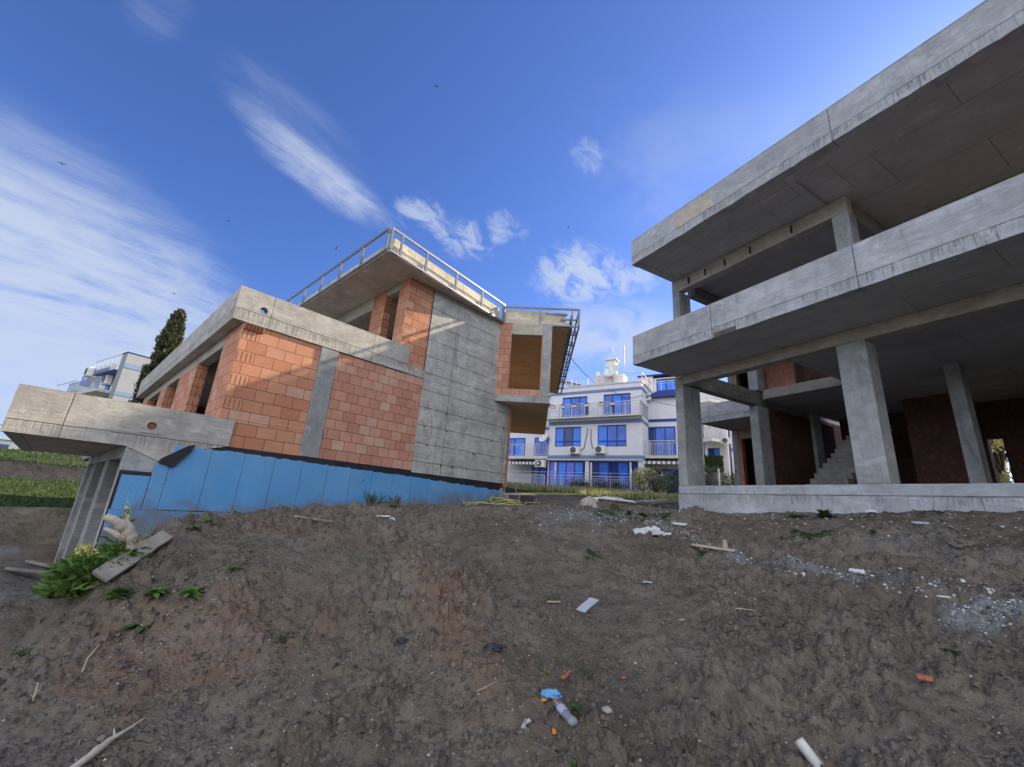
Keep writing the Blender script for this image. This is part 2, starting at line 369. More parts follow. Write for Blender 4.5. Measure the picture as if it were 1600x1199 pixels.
    for zb in drips:
        top = zb+drip_h
        e = g.m('ADD', V, g.m('MULTIPLY', wob, 0.5))
        ln = g.m('MULTIPLY', g.ramp(e, top-0.012, top), g.ramp(e, top+0.014, top+0.004))
        c = g.mixc(g.m('MULTIPLY', ln, 0.8), c, tuple(x*0.2 for x in col)); h = g.m('SUBTRACT', h, ln)
        run = g.noise(g.scale(uv, (38.0, 1.6, 1)), 1.0, 4, 0.7, 0.7, '2D'); ends = g.noise(g.scale(uv, (24.0, 0.0, 1)), 1.0, 3, 0.6, 0, '2D')
        lo_ = g.m('SUBTRACT', top-0.02, g.m('MULTIPLY', g.ramp(ends, 0.3, 0.7), drip_h*1.0))
        inb = g.m('MULTIPLY', g.ramp(e, g.m('SUBTRACT', lo_, 0.02), g.m('ADD', lo_, 0.02)), g.m('LESS_THAN', e, top))
        inb = g.m('MULTIPLY', g.m('MULTIPLY', inb, g.m('GREATER_THAN', V, zb-0.02)), g.ramp(g.noise(g.scale(uv, (0.9, 0.0, 1)), 1.0, 5, 0.7, 0, '2D'), 0.40, 0.58, 0.15, 1.0))
        c = g.mixc(g.m('MULTIPLY', g.m('MULTIPLY', inb, g.ramp(run, 0.46, 0.56)), 0.65), c, tuple(x*0.28 for x in col))
        c = g.mixc(g.m('MULTIPLY', g.m('MULTIPLY', g.m('LESS_THAN', e, top), g.m('GREATER_THAN', V, zb-0.02)), g.ramp(run, 0.48, 0.36, 0.0, 0.55)), c, (0.50, 0.49, 0.45))
        h = g.m('ADD', h, g.m('MULTIPLY', inb, g.m('MULTIPLY', run, 0.8)))
        # rain-dark band under the coping
    blot = g.noise(g.scale(uv, (1.4, 2.6, 1)), 1.0, 7, 0.72, 0.4, '2D'); c = g.mixc(g.m('MULTIPLY', g.ramp(blot, 0.53, 0.68), 0.55*stain+0.15), c, tuple(x*0.5 for x in col)); c = g.mixc(g.m('MULTIPLY', g.ramp(blot, 0.44, 0.32), 0.5), c, tuple(min(0.8, x*1.4) for x in col))
    if warm: c = g.mixc(warm, c, (0.45, 0.25, 0.12))
    g.put(p.inputs['Base Color'], c); p.inputs['Roughness'].default_value = 0.85
    b = g.n('ShaderNodeBump'); b.inputs['Distance'].default_value = 0.012; b.inputs['Strength'].default_value = 0.7; g.put(b.inputs['Height'], h); g.put(p.inputs['Normal'], b.outputs[0])
    return m
def brickmat(name, c1=(0.58, 0.30, 0.185), c2=(0.46, 0.20, 0.12), pale=0.10, w=0.375, hh=0.245, sx=0.0, sz=0.0, rough=0.85):
    m, g, p = newmat(name); uv = g.n('ShaderNodeUVMap').outputs[0]; ob = g.n('ShaderNodeTexCoord').outputs['Object']
    uvs = g.scale(uv, (1, 1, 1), loc=(sx, sz, 0))
    br = g.n('ShaderNodeTexBrick'); g.put(br.inputs['Vector'], uvs); br.inputs['Scale'].default_value = 1; br.inputs['Brick Width'].default_value = w
    br.inputs['Row Height'].default_value = hh; br.inputs['Mortar Size'].default_value = 0.005; br.inputs['Mortar Smooth'].default_value = 0.2; br.offset = 0.5
    br.inputs['Color1'].default_value = (*c1, 1); br.inputs['Color2'].default_value = (*c2, 1); br.inputs['Mortar'].default_value = (0.11, 0.055, 0.04, 1)
    b2 = g.n('ShaderNodeTexBrick'); g.put(b2.inputs['Vector'], g.scale(uvs, (1, 1, 1), loc=(w*40, hh*26, 0))); b2.inputs['Scale'].default_value = 1; b2.inputs['Brick Width'].default_value = w
    b2.inputs['Row Height'].default_value = hh; b2.inputs['Mortar Size'].default_value = 0.0; b2.offset = 0.5
    b2.inputs['Color1'].default_value = (0, 0, 0, 1); b2.inputs['Color2'].default_value = (1, 1, 1, 1)
    c = br.outputs['Color']
    c = g.mixc(g.m('MULTIPLY', g.ramp(b2.outputs['Color'], 1.0-pale, 1.0-pale+0.02), 0.55), c, (0.56, 0.40, 0.30))
    c = g.mixc(g.ramp(g.noise(ob, 2.2, 5, 0.6), 0.35, 0.75, 0.0, 0.32), c, tuple(x*0.66 for x in c2))
    c = g.mixc(g.ramp(g.noise(ob, 9.0, 5, 0.7), 0.5, 0.8, 0.0, 0.35), c, (0.56, 0.33, 0.2))
    c = g.mixc(br.outputs['Fac'], c, (0.11, 0.055, 0.04))
    g.put(p.inputs['Base Color'], c); p.inputs['Roughness'].default_value = rough
    wv = g.n('ShaderNodeTexWave'); g.put(wv.inputs['Vector'], uv); wv.inputs['Scale'].default_value = 14.0; wv.bands_direction = 'DIAGONAL'
    hgt = g.m('SUBTRACT', g.m('ADD', g.m('MULTIPLY', wv.outputs['Fac'], 0.10), g.m('MULTIPLY', g.noise(ob, 30, 3, 0.6), 0.25)), g.m('MULTIPLY', br.outputs['Fac'], 1.3))
    b = g.n('ShaderNodeBump'); b.inputs['Distance'].default_value = 0.008; b.inputs['Strength'].default_value = 0.8; g.put(b.inputs['Height'], hgt); g.put(p.inputs['Normal'], b.outputs[0])
    return m
M = {}
M['conc'] = concrete('raw_concrete')
M['column'] = concrete('column_concrete', (0.40, 0.425, 0.435), vert=True, stain=0.5, grain=0.8)
M['conc_dark'] = concrete('raw_concrete_dark', (0.25, 0.25, 0.24))  # darker tone of the same raw concrete
M['conc_wall'] = concrete('board_marked_concrete', (0.45, 0.45, 0.43), boards=0.5, joints=2.5, stain=0.6, grain=0.8)
M['fascia_r'] = concrete('fascia_concrete_right', (0.46, 0.48, 0.50), drips=(3.85, 6.89), drip_h=0.22, joints=2.72, stain=0.35)
M['fascia_l'] = concrete('fascia_concrete_left', (0.44, 0.43, 0.40), drips=(3.30, 0.50), drip_h=0.24, joints=2.44, stain=0.3)
M['soffit'] = concrete('soffit_concrete', (0.46, 0.455, 0.45), panel=(2.5, 1.25), stain=0.1, grain=0.35)
M['soffit_glow'] = concrete('soffit_board_marked_glow', (0.82, 0.56, 0.32), panel=(2.0, 0.5), stain=0.05, grain=0.25, warm=0.0)  # warm bounce light of the corner room put into the colour
M['soffit_l'] = concrete('soffit_concrete_left', (0.52, 0.47, 0.40), stain=0.1, grain=0.3)  # tan bounce light under the left roof put into this tone
M['plinth'] = concrete('plinth_concrete', (0.46, 0.50, 0.53), stain=0.5, grain=0.35, drips=(0.44,), drip_h=0.19)
M['beam'] = concrete('pale_beam_concrete', (0.42, 0.40, 0.35), stain=0.15, grain=0.4)
M['cream'] = concrete('upstand_concrete', (0.60, 0.56, 0.45), stain=0.5, grain=0.6)
M['brick'] = brickmat('hollow_clay_block', sx=0.1, sz=-0.005)
M['brick2'] = brickmat('hollow_clay_block_small', (0.55, 0.30, 0.215), (0.43, 0.20, 0.14), pale=0.2, w=0.30, hh=0.232, sx=0.06, sz=-0.05)
M['brick_shaded'] = brickmat('hollow_clay_block_shaded', (0.105, 0.052, 0.040), (0.08, 0.042, 0.034), pale=0.0)  # same clay block with the interior shade put into its colour
M['steel'] = plain('galvanised_steel', (0.20, 0.22, 0.26), 0.5, 0.35, 0.12)
M['black'] = plain('bitumen_membrane', (0.02, 0.022, 0.028), 0.55, 0, 0.3, 0.01, 3.0)
M['void'] = plain('dark_recess', (0.05, 0.03, 0.025), 0.9)
M['groove'] = plain('block_groove_shade', (0.14, 0.05, 0.03), 0.9)
M['render_w'] = plain('pale_wall_render', (0.66, 0.67, 0.73), 0.85, 0, 0.05, 0.002, 2.0)
M['render_s'] = plain('white_wall_render', (0.74, 0.73, 0.70), 0.85, 0, 0.05, 0.002, 2.0)
M['render_b'] = plain('grey_blue_wall_band', (0.16, 0.23, 0.38), 0.8, 0, 0.06)
M['blue_trim'] = plain('deep_blue_trim', (0.02, 0.05, 0.25), 0.5)
M['pane_a'] = plain('bright_blue_pane', (0.02, 0.20, 0.90), 0.25, 0, 0.15, 0, 1.2, 0.5)
M['pane_b'] = plain('blue_curtained_pane', (0.03, 0.13, 0.60), 0.2, 0, 0.3, 0, 2.0, 0.5)
M['pane_c'] = plain('dark_blue_pane', (0.02, 0.045, 0.18), 0.12, 0, 0.3, 0, 2.0, 0.5)
M['pane_v'] = plain('violet_blue_pane', (0.10, 0.17, 0.75), 0.25, 0, 0.2, 0, 2.0, 0.5)
M['white'] = plain('white_paint', (0.72, 0.72, 0.70), 0.5)
M['offwhite'] = plain('weathered_white', (0.55, 0.54, 0.50), 0.6, 0, 0.2)
M['rail'] = plain('rail_steel', (0.42, 0.44, 0.48), 0.4, 0.3)
M['ac_dark'] = plain('fan_grille_dark', (0.10, 0.11, 0.12), 0.5)
M['cable'] = plain('black_cable', (0.03, 0.03, 0.03), 0.6)
M['awning_d'] = plain('awning_grey_stripe', (0.16, 0.19, 0.25), 0.8)
def xps(name):
    m, g, p = newmat(name); uv = g.n('ShaderNodeUVMap').outputs[0]; ob = g.n('ShaderNodeTexCoord').outputs['Object']
    sp = g.n('ShaderNodeSeparateXYZ'); g.put(sp.inputs[0], uv)
    n = g.noise(ob, 0.8, 4, 0.6); c = g.mixc(g.ramp(n, 0.3, 0.7), (0.085, 0.29, 0.60), (0.125, 0.36, 0.68)); c = g.mixc(g.m('MULTIPLY', g.n('ShaderNodeObjectInfo').outputs['Random'], 0.30), c, (0.16, 0.36, 0.60)); c = g.mixc(g.m('MULTIPLY', g.ramp(g.noise(g.scale(uv, (2.5, 0.6, 1)), 1.0, 5, 0.7, 0, '2D'), 0.5, 0.7), 0.22), c, (0.22, 0.33, 0.45))
    st = g.m('FRACT', g.m('MULTIPLY', sp.outputs[0], 24.0)); ln = g.ramp(g.m('ABSOLUTE', g.m('SUBTRACT', st, 0.5)), 0.36, 0.46)
    c = g.mixc(g.m('MULTIPLY', ln, 0.12), c, (0.02, 0.10, 0.30))
    sc_ = g.noise(g.scale(ob, (1, 1, 3)), 7, 5, 0.7); c = g.mixc(g.ramp(sc_, 0.62, 0.72, 0, 0.35), c, (0.12, 0.30, 0.58))
    dots = g.noise(ob, 5.5, 2, 0.4); c = g.mixc(g.ramp(dots, 0.76, 0.79), c, (0.02, 0.05, 0.10))
    # soil splashed up from the ground
    mud = g.m('ADD', g.m('MULTIPLY', g.noise(ob, 2.0, 5, 0.65), 0.9), g.m('MULTIPLY', g.m('SUBTRACT', g.m('MULTIPLY', sp.outputs[0], 0.085), g.m('MULTIPLY', sp.outputs[1], 0.9)), 0.55))
    smear = g.m('MULTIPLY', g.ramp(sp.outputs[0], 6.2, 8.6), g.ramp(g.m('ADD', sp.outputs[1], g.m('MULTIPLY', g.noise(ob, 1.6, 4, 0.6), 0.9)), 0.95, 0.35)); c = g.mixc(g.m('MAXIMUM', g.ramp(mud, 0.66, 0.92, 0, 0.8), g.m('MULTIPLY', smear, 0.75)), c, (0.17, 0.155, 0.14))
    # worn edge near the upper rim
    rim = g.m('MULTIPLY', g.ramp(sp.outputs[1], 0.60, 0.64), g.ramp(g.noise(ob, 12, 3, 0.6), 0.45, 0.6)); c = g.mixc(rim, c, (0.30, 0.36, 0.42))
    g.put(p.inputs['Base Color'], c); p.inputs['Roughness'].default_value = 0.6
    b = g.n('ShaderNodeBump'); b.inputs['Distance'].default_value = 0.004; g.put(b.inputs['Height'], g.m('ADD', ln, n)); g.put(p.inputs['Normal'], b.outputs[0])
    return m
M['xps'] = xps('blue_foam_board')
def soil():
    m, g, p = newmat('soil_and_grass'); ob = g.n('ShaderNodeTexCoord').outputs['Object']
    at = g.n('ShaderNodeAttribute', attribute_name='mask'); sp = g.n('ShaderNodeSeparateColor'); g.put(sp.inputs[0], at.outputs['Color'])
    RED, GRV, GRS = sp.outputs[0], sp.outputs[1], sp.outputs[2]
    a = g.noise(ob, 0.7, 5, 0.6, 0.3); b_ = g.noise(ob, 6, 6, 0.65); f = g.noise(ob, 60, 4, 0.7)
    c = g.mixc(g.ramp(a, 0.3, 0.7), (0.140, 0.121, 0.095), (0.222, 0.196, 0.158))
    c = g.mixc(g.ramp(b_, 0.4, 0.7, 0, 0.7), c, (0.072, 0.066, 0.054))
    c = g.mixc(g.ramp(f, 0.5, 0.75, 0, 0.55), c, (0.24, 0.22, 0.195))
    c = g.mixc(g.m('MULTIPLY', RED, g.ramp(b_, 0.3, 0.65, 0.25, 0.9)), c, (0.24, 0.155, 0.105))
    pale = g.noise(ob, 1.3, 4, 0.6); c = g.mixc(g.ramp(pale, 0.56, 0.72, 0, 0.55), c, (0.25, 0.23, 0.20))
    c = g.mixc(g.m('MULTIPLY', g.ramp(g.m('ADD', GRV, g.m('MULTIPLY', g.m('SUBTRACT', g.noise(ob, 2.6, 6, 0.7), 0.5), 1.6)), 0.35, 0.95), 0.7), c, (0.20, 0.215, 0.225))
    gn = g.noise(ob, 16, 5, 0.75); gf = g.ramp(g.m('ADD', gn, g.m('MULTIPLY', GRV, 0.42)), 0.80, 0.98)
    c = g.mixc(gf, c, g.mixc(g.ramp(f, 0.35, 0.65), (0.18, 0.19, 0.195), (0.33, 0.35, 0.355)))
    v1 = g.n('ShaderNodeTexVoronoi'); g.put(v1.inputs['Vector'], ob); v1.inputs['Scale'].default_value = 38
    pick = g.ramp(g.noise(ob, 21, 2, 0.5), 0.60, 0.64)
    c = g.mixc(g.m('MULTIPLY', g.ramp(v1.outputs['Distance'], 0.24, 0.18), pick), c, (0.42, 0.40, 0.37))
    gr = g.mixc(g.ramp(g.noise(ob, 3, 5, 0.7), 0.35, 0.65), (0.022, 0.045, 0.014), (0.050, 0.075, 0.024))
    c = g.mixc(g.ramp(g.m('ADD', GRS, g.m('MULTIPLY', g.m('SUBTRACT', b_, 0.5), 0.9)), 0.42, 0.6), c, gr)
    g.put(p.inputs['Base Color'], c); p.inputs['Roughness'].default_value = 0.95; p.inputs['Specular IOR Level'].default_value = 0.15
    a2 = g.n('ShaderNodeAttribute', attribute_name='zone'); s2 = g.n('ShaderNodeSeparateColor'); g.put(s2.inputs[0], a2.outputs['Color'])
    jit = g.m('MULTIPLY', g.m('SUBTRACT', b_, 0.5), 0.8)
    c = g.mixc(g.ramp(g.m('ADD', s2.outputs[0], jit), 0.35, 0.75, 0, 0.9), c, g.mixc(g.ramp(g.noise(g.scale(ob, (1, 2.5, 1)), 2.2, 6, 0.7), 0.4, 0.62), (0.10, 0.10, 0.115), (0.23, 0.23, 0.255)))
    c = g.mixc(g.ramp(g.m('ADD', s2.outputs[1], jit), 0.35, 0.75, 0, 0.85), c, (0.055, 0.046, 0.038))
    # drying cracks and crumbs
    w = g.n('ShaderNodeTexVoronoi', feature='DISTANCE_TO_EDGE'); wv = g.n('ShaderNodeVectorMath', operation='ADD')
    nz = g.n('ShaderNodeTexNoise'); g.put(nz.inputs['Vector'], ob); nz.inputs['Scale'].default_value = 5; nz.inputs['Detail'].default_value = 5
    vm = g.n('ShaderNodeVectorMath', operation='SCALE'); g.put(vm.inputs[0], nz.outputs['Color']); vm.inputs['Scale'].default_value = 0.22
    g.put(wv.inputs[0], ob); g.put(wv.inputs[1], vm.outputs[0]); g.put(w.inputs['Vector'], wv.outputs[0]); w.inputs['Scale'].default_value = 6.5
    cr = g.m('MULTIPLY', g.ramp(w.outputs['Distance'], 0.035, 0.0), g.ramp(g.noise(ob, 0.55, 3, 0.6), 0.56, 0.68))
    w2 = g.n('ShaderNodeTexVoronoi'); g.put(w2.inputs['Vector'], wv.outputs[0]); w2.inputs['Scale'].default_value = 26
    h = g.m('SUBTRACT', g.m('ADD', g.m('ADD', g.m('MULTIPLY', f, 0.5), g.m('MULTIPLY', b_, 0.9)), g.m('MULTIPLY', g.m('SUBTRACT', 1.0, w2.outputs['Distance']), g.ramp(g.noise(ob, 3.1, 3, 0.6), 0.35, 0.65, 0.1, 0.8))), g.m('MULTIPLY', cr, 1.4))
    b = g.n('ShaderNodeBump'); b.inputs['Distance'].default_value = 0.045; b.inputs['Strength'].default_value = 1.0; g.put(b.inputs['Height'], h); g.put(p.inputs['Normal'], b.outputs[0])
    return m
M['soil'] = soil()
def leaf(name, c1, c2, tr=0.25, rough=0.6):
    m, g, p = newmat(name); ob = g.n('ShaderNodeTexCoord').outputs['Object']
    ri = g.n('ShaderNodeNewGeometry').outputs['Random Per Island']
    c = g.mixc(g.m('MULTIPLY', g.m('ADD', g.noise(ob, 2.5, 3, 0.6), ri), 0.5), c1, c2)
    g.put(p.inputs['Base Color'], c); p.inputs['Roughness'].default_value = rough
    t = g.n('ShaderNodeBsdfTranslucent'); g.put(t.inputs[0], c); mx = g.n('ShaderNodeMixShader'); mx.inputs[0].default_value = tr
    out = g.t.nodes['Material Output']; g.t.links.new(p.outputs[0], mx.inputs[1]); g.t.links.new(t.outputs[0], mx.inputs[2]); g.t.links.new(mx.outputs[0], out.inputs[0])
    return m
M['leaf'] = leaf('green_leaf', (0.06, 0.125, 0.028), (0.16, 0.26, 0.06))
M['leaf_dark'] = leaf('dark_leaf', (0.032, 0.070, 0.024), (0.075, 0.125, 0.040))
M['grass'] = leaf('grass_blade', (0.035, 0.075, 0.018), (0.085, 0.125, 0.035))
M['grass_dry_lit'] = leaf('lit_dry_grass_blade', (0.36, 0.40, 0.15), (0.62, 0.58, 0.32))  # sunlight on the garden strip put into this bright dry tone
M['cypress'] = leaf('cypress_leaf', (0.030, 0.045, 0.020), (0.10, 0.105, 0.045), 0.15)
M['olive'] = leaf('olive_leaf', (0.06, 0.08, 0.05), (0.16, 0.19, 0.12), 0.2)
M['flower'] = leaf('yellow_petal', (0.55, 0.50, 0.05), (0.80, 0.74, 0.18), 0.3)
M['bark'] = plain('bark', (0.12, 0.09, 0.065), 0.9, 0, 0.3, 0.01, 8)
M['drift'] = plain('bleached_wood', (0.44, 0.40, 0.34), 0.85, 0, 0.25, 0.012, 9)
M['wood_grey'] = plain('weathered_plank', (0.24, 0.23, 0.20), 0.85, 0, 0.25, 0.008, 7)
M['wood'] = plain('pale_timber', (0.44, 0.36, 0.25), 0.8, 0, 0.2, 0.006, 7)
M['board'] = plain('grey_plasterboard', (0.42, 0.47, 0.52), 0.8, 0, 0.08, 0.003, 7)
M['foam_blue'] = plain('pale_blue_foam', (0.15, 0.38, 0.70), 0.6, 0, 0.12, 0.006, 15)
M['foam_w'] = plain('white_foam', (0.66, 0.70, 0.72), 0.7, 0, 0.12, 0.01, 12)
M['orange'] = plain('orange_peel', (0.62, 0.26, 0.05), 0.6, 0, 0.2, 0.004, 20)
M['shard'] = plain('fired_clay', (0.36, 0.13, 0.075), 0.9, 0, 0.2, 0.006, 15)
M['hose'] = plain('yellow_hose', (0.46, 0.46, 0.14), 0.5, 0, 0.15)
M['stone'] = plain('pale_stone', (0.38, 0.36, 0.33), 0.9, 0, 0.2, 0.01, 9)
M['pvc'] = plain('dirty_white_plastic', (0.52, 0.51, 0.47), 0.45, 0, 0.2, 0.002, 9)
M['bag'] = plain('dark_plastic_film', (0.035, 0.035, 0.04), 0.35, 0, 0.2)
m_, g_, p_ = newmat('clear_plastic'); p_.inputs['Base Color'].default_value = (0.62, 0.70, 0.78, 1); p_.inputs['Roughness'].default_value = 0.12
p_.inputs['Transmission Weight'].default_value = 0.7; p_.inputs['IOR'].default_value = 1.2; M['clear'] = m_
M['label'] = plain('lilac_bottle_label', (0.45, 0.42, 0.55), 0.5, 0, 0.15)
# ------------------------------------------------------------------ ground
def make_ground():
    fine = np.linspace(R(28), R(152), 900); coarse = np.linspace(R(152), R(388), 130)[1:-1]
    th = np.concatenate([fine, coarse]); nth = len(th)
    rr = np.concatenate([[0.25, 0.8, 1.4], np.geomspace(1.9, 42, 600), np.geomspace(44, 3000, 70)]); nr = len(rr)
    TH, RR = np.meshgrid(th, rr); X = RR*np.cos(TH); Y = RR*np.sin(TH)
    Zz = base_h(X, Y)+detail_h(X, Y)
    co = np.stack([X, Y, Zz], -1).reshape(-1, 3); co = np.vstack([co, [[0, 0, float(base_h(np.zeros(1), np.zeros(1))[0])]]])
    i = np.arange(nr-1)[:, None]*nth; j = np.arange(nth)[None, :]; j2 = (j+1) % nth
    q = np.stack([i+j, i+nth+j, i+nth+j2, i+j2], -1).reshape(-1, 4)
    tri = np.stack([np.full(nth, nr*nth), np.arange(nth), (np.arange(nth)+1) % nth], -1)
    me = bpy.data.meshes.new('ground'); nq, ntr = len(q), len(tri)
    me.vertices.add(len(co)); me.vertices.foreach_set('co', co.ravel())
    me.loops.add(nq*4+ntr*3); me.loops.foreach_set('vertex_index', np.concatenate([q.ravel(), tri.ravel()]).astype(np.int32))
    me.polygons.add(nq+ntr); ls = np.concatenate([np.arange(nq)*4, nq*4+np.arange(ntr)*3]).astype(np.int32)
    me.polygons.foreach_set('loop_start', ls)
    me.update(calc_edges=True); me.polygons.foreach_set('use_smooth', np.ones(nq+ntr, bool))
    x, y = co[:, 0], co[:, 1]
    u = x*math.cos(LA)+y*math.sin(LA); v = -x*math.sin(LA)+y*math.cos(LA)
    vr = x*math.sin(RA)-y*math.cos(RA); ur = x*math.cos(RA)+y*math.sin(RA)
    n1 = fbm(x, y, 0.8, 4, 40)
    red = np.exp(-((x+0.55+0.42*(y-5.0))/0.38)**2)*sst(3.0, 4.2, y)*sst(7.6, 6.4, y)*0.9
    red = np.maximum(red, sst(0.1, 0.35, n1+0.25)*np.exp(-((x+2.6)/1.3)**2-((y-4.2)/1.3)**2)*0.8)
    red = np.maximum(red, np.exp(-((x+2.9)/0.9)**2-((y-7.0)/0.6)**2)*0.7)
    grv = sst(2.2, 0.6, np.abs(vr-8.6+0.6*n1))*sst(-0.35, 0.3, n1+0.05)*0.85*sst(13.5, 11.5, ur)*sst(-3, 0, ur)*0.9
    grv = np.maximum(grv, np.exp(-((x-1.8)/1.7)**2-((y-9.6)/1.6)**2)*0.8)
    line = vr-(6.3+0.35*np.sin(ur*1.3)+0.35*n1)             # trickle of pale grit across the slope
    grv = np.maximum(grv, np.exp(-(line/0.20)**2)*sst(1.0, 3.2, ur)*sst(7.5, 6.0, ur)*0.95)
    grv = np.maximum(grv, np.exp(-((x-4.75)/0.55)**2-((y-4.35)/0.22)**2)*1.5)
    n2 = fbm(x, y, 0.9, 4, 44)
    yd = sst(-5.6, -6.8, x)*sst(21.5, 20.5, v); grv = np.maximum(grv, yd*(0.62+0.5*n1)); red = np.maximum(red, yd*0.35*sst(0.0, 0.4, n2))
    w = v+0.9*fbm(u, v, 0.25, 3, 8)
    bank = sst(22.0, 22.6, w)*(1-sst(27.3, 27.7, w)*sst(28.9, 28.4, w))*sst(10, 6, u)
    meadow = sst(19.5, 21.5, y+0.15*x+0.9*n2)*sst(11.5, 12.5, u)+sst(28.3, 28.8, w)
    patch = 0.62*sst(0.22, 0.42, n2)*sst(4.0, 6, y)*sst(13, 11, y)*sst(-2, 1.0, x)
    grs = np.clip(np.maximum(np.maximum(bank, meadow), np.maximum(patch, sst(60, 90, np.hypot(x, y)))), 0, 1)
    ca = me.color_attributes.new('mask', 'FLOAT_COLOR', 'POINT')
    ca.data.foreach_set('color', np.stack([np.clip(red, 0, 1), np.clip(grv, 0, 1), grs, np.ones_like(x)], -1).ravel())
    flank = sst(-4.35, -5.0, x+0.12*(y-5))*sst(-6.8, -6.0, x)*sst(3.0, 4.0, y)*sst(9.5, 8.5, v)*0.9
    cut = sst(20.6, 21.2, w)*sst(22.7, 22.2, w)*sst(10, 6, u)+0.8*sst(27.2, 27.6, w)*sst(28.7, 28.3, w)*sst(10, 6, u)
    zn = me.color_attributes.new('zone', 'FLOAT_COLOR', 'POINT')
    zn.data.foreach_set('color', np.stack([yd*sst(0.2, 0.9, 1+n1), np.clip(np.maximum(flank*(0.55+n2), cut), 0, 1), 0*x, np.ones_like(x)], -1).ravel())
    me.materials.append(M['soil']); o = bpy.data.objects.new('ground', me); SC.collection.objects.link(o)
    return tag(o, kind='structure')
make_ground()
GZ = lambda x, y: float(ground_z(x, y)[0])
# ------------------------------------------------------------------ villa on the left
VL = thing('unfinished_villa', 'unfinished brick and concrete villa with blue foam boards along its foot and steel roof rails', 'villa', FL.M @ Vector((2.0, 9.7, -2.2)), FL.az)
def L(name, mats, fn, bevel=0.012, parent=None, fr=FL):
    b = MB(fr); fn(b); return b.build(name, mats, parent or VL, bevel)
def grooves(b, x, y, z, w=0.26, h=0.19, n=4):       # slots on a clay block end, drawn as dark strips carrying their shade
    for k in range(n):
        xx = x+0.03+k*(w-0.05)/(n-1)
        b.box(xx-0.009, xx+0.009, y-0.003, y+0.02, z+0.02, z+h, 1)
def brick1(b):
    b.box(2.0, 3.628, 9.70, 9.95, 1.281, 3.298); b.box(2.285, 3.628, 9.70, 9.95, 0.745, 1.279)
    for k in (6, 8, 10, 12): grooves(b, 2.0, 9.70, 0.005+0.245*k, 0.30, 0.215, 4)
L('brick_wall', [M['brick'], M['groove']], brick1, 0.006)
def vent(b):
    b.box(2.02, 2.39, 9.66, 9.698, 3.16, 3.293)
    for i in range(5):
        for j in range(3): b.box(2.04+i*0.07, 2.09+i*0.07, 9.655, 9.662, 3.175+j*0.04, 3.203+j*0.04, 1)  # dark pieces stand for the shade inside the block's holes
L('hollow_block', [M['shard'], M['void']], vent, 0)
def brick2(b):
    b.box(4.042, 6.53, 9.70, 9.95, 0.745, 3.285)
    for zz, xx in ((1.15, 4.05), (2.1, 4.05), (3.0, 4.05), (2.9, 6.47), (2.4, 6.49)): b.box(xx, xx+0.02, 9.697, 9.72, zz, zz+0.2, 1)
L('brick_wall', [M['brick2'], M['groove']], brick2, 0.006)
M['column_d'] = concrete('column_concrete_dark', (0.30, 0.315, 0.32), vert=True, grain=0.8)  # darker tone of the column concrete
L('column', M['column_d'], lambda b: b.box(3.63, 4.04, 9.67, 9.97, 0.745, 3.298))
def cwall(b):
    b.box(6.532, 10.13, 9.69, 9.95, 0.70, 3.30); b.box(6.532, 9.36, 9.69, 9.95, 3.302, 6.098)
    b.face([(9.14, 9.684, 0.72), (9.17, 9.684, 0.72), (9.34, 9.684, 3.28), (9.31, 9.684, 3.28)])
L('concrete_wall', M['conc_wall'], cwall, 0.006)
rs_ = random.Random(3)
for z_ in (1.0, 1.5, 2.0, 2.5):
    for k_ in range(3): x_ = 6.7+rs_.uniform(0, 3.2); L('form_tie', M['void'], lambda b: b.box(x_, x_+0.015, 9.66, 9.689, z_-0.06, z_), 0)
# upper parapet with a round drain hole
def holed(b, x0, x1, y0, y1, z0, z1, cx, cz, r, n=24):
    s = r*2.2
    b.box(x0, cx-s, y0, y1, z0, z1); b.box(cx+s, x1, y0, y1, z0, z1)
    b.box(cx-s, cx+s, y0, y1, z0, cz-s); b.box(cx-s, cx+s, y0, y1, cz+s, z1)
    for k in range(n):
        a0, a1 = 2*math.pi*k/n, 2*math.pi*(k+1)/n
        def sq(a):
            c, d = math.cos(a), math.sin(a); m = max(abs(c), abs(d)); return cx+s*c/m, cz+s*d/m
        (p0, q0), (p1, q1) = sq(a0), sq(a1); u0, w0 = cx+r*math.cos(a0), cz+r*math.sin(a0); u1, w1 = cx+r*math.cos(a1), cz+r*math.sin(a1)
        b.face([(u0, y0, w0), (p0, y0, q0), (p1, y0, q1), (u1, y0, w1)]); b.face([(u1, y1, w1), (p1, y1, q1), (p0, y1, q0), (u0, y1, w0)])
        b.face([(u0, y0, w0), (u1, y0, w1), (u1, y1, w1), (u0, y1, w0)])
L('parapet', M['fascia_l'], lambda b: (holed(b, 1.78, 5.95, 9.66, 9.86, 3.30, 4.04, 2.29, 3.66, 0.078), b.box(5.952, 6.528, 9.685, 9.86, 3.30, 3.53)), 0)
L('parapet', M['fascia_l'], lambda b: b.box(1.78, 1.98, 9.862, 23.4, 3.30, 4.04))
L('terrace_slab', M['soffit_l'], lambda b: (b.box(1.982, 5.64, 9.952, 23.2, 3.31, 3.55), b.box(5.642, 9.3, 9.952, 22.5, 3.31, 3.53)), 0)
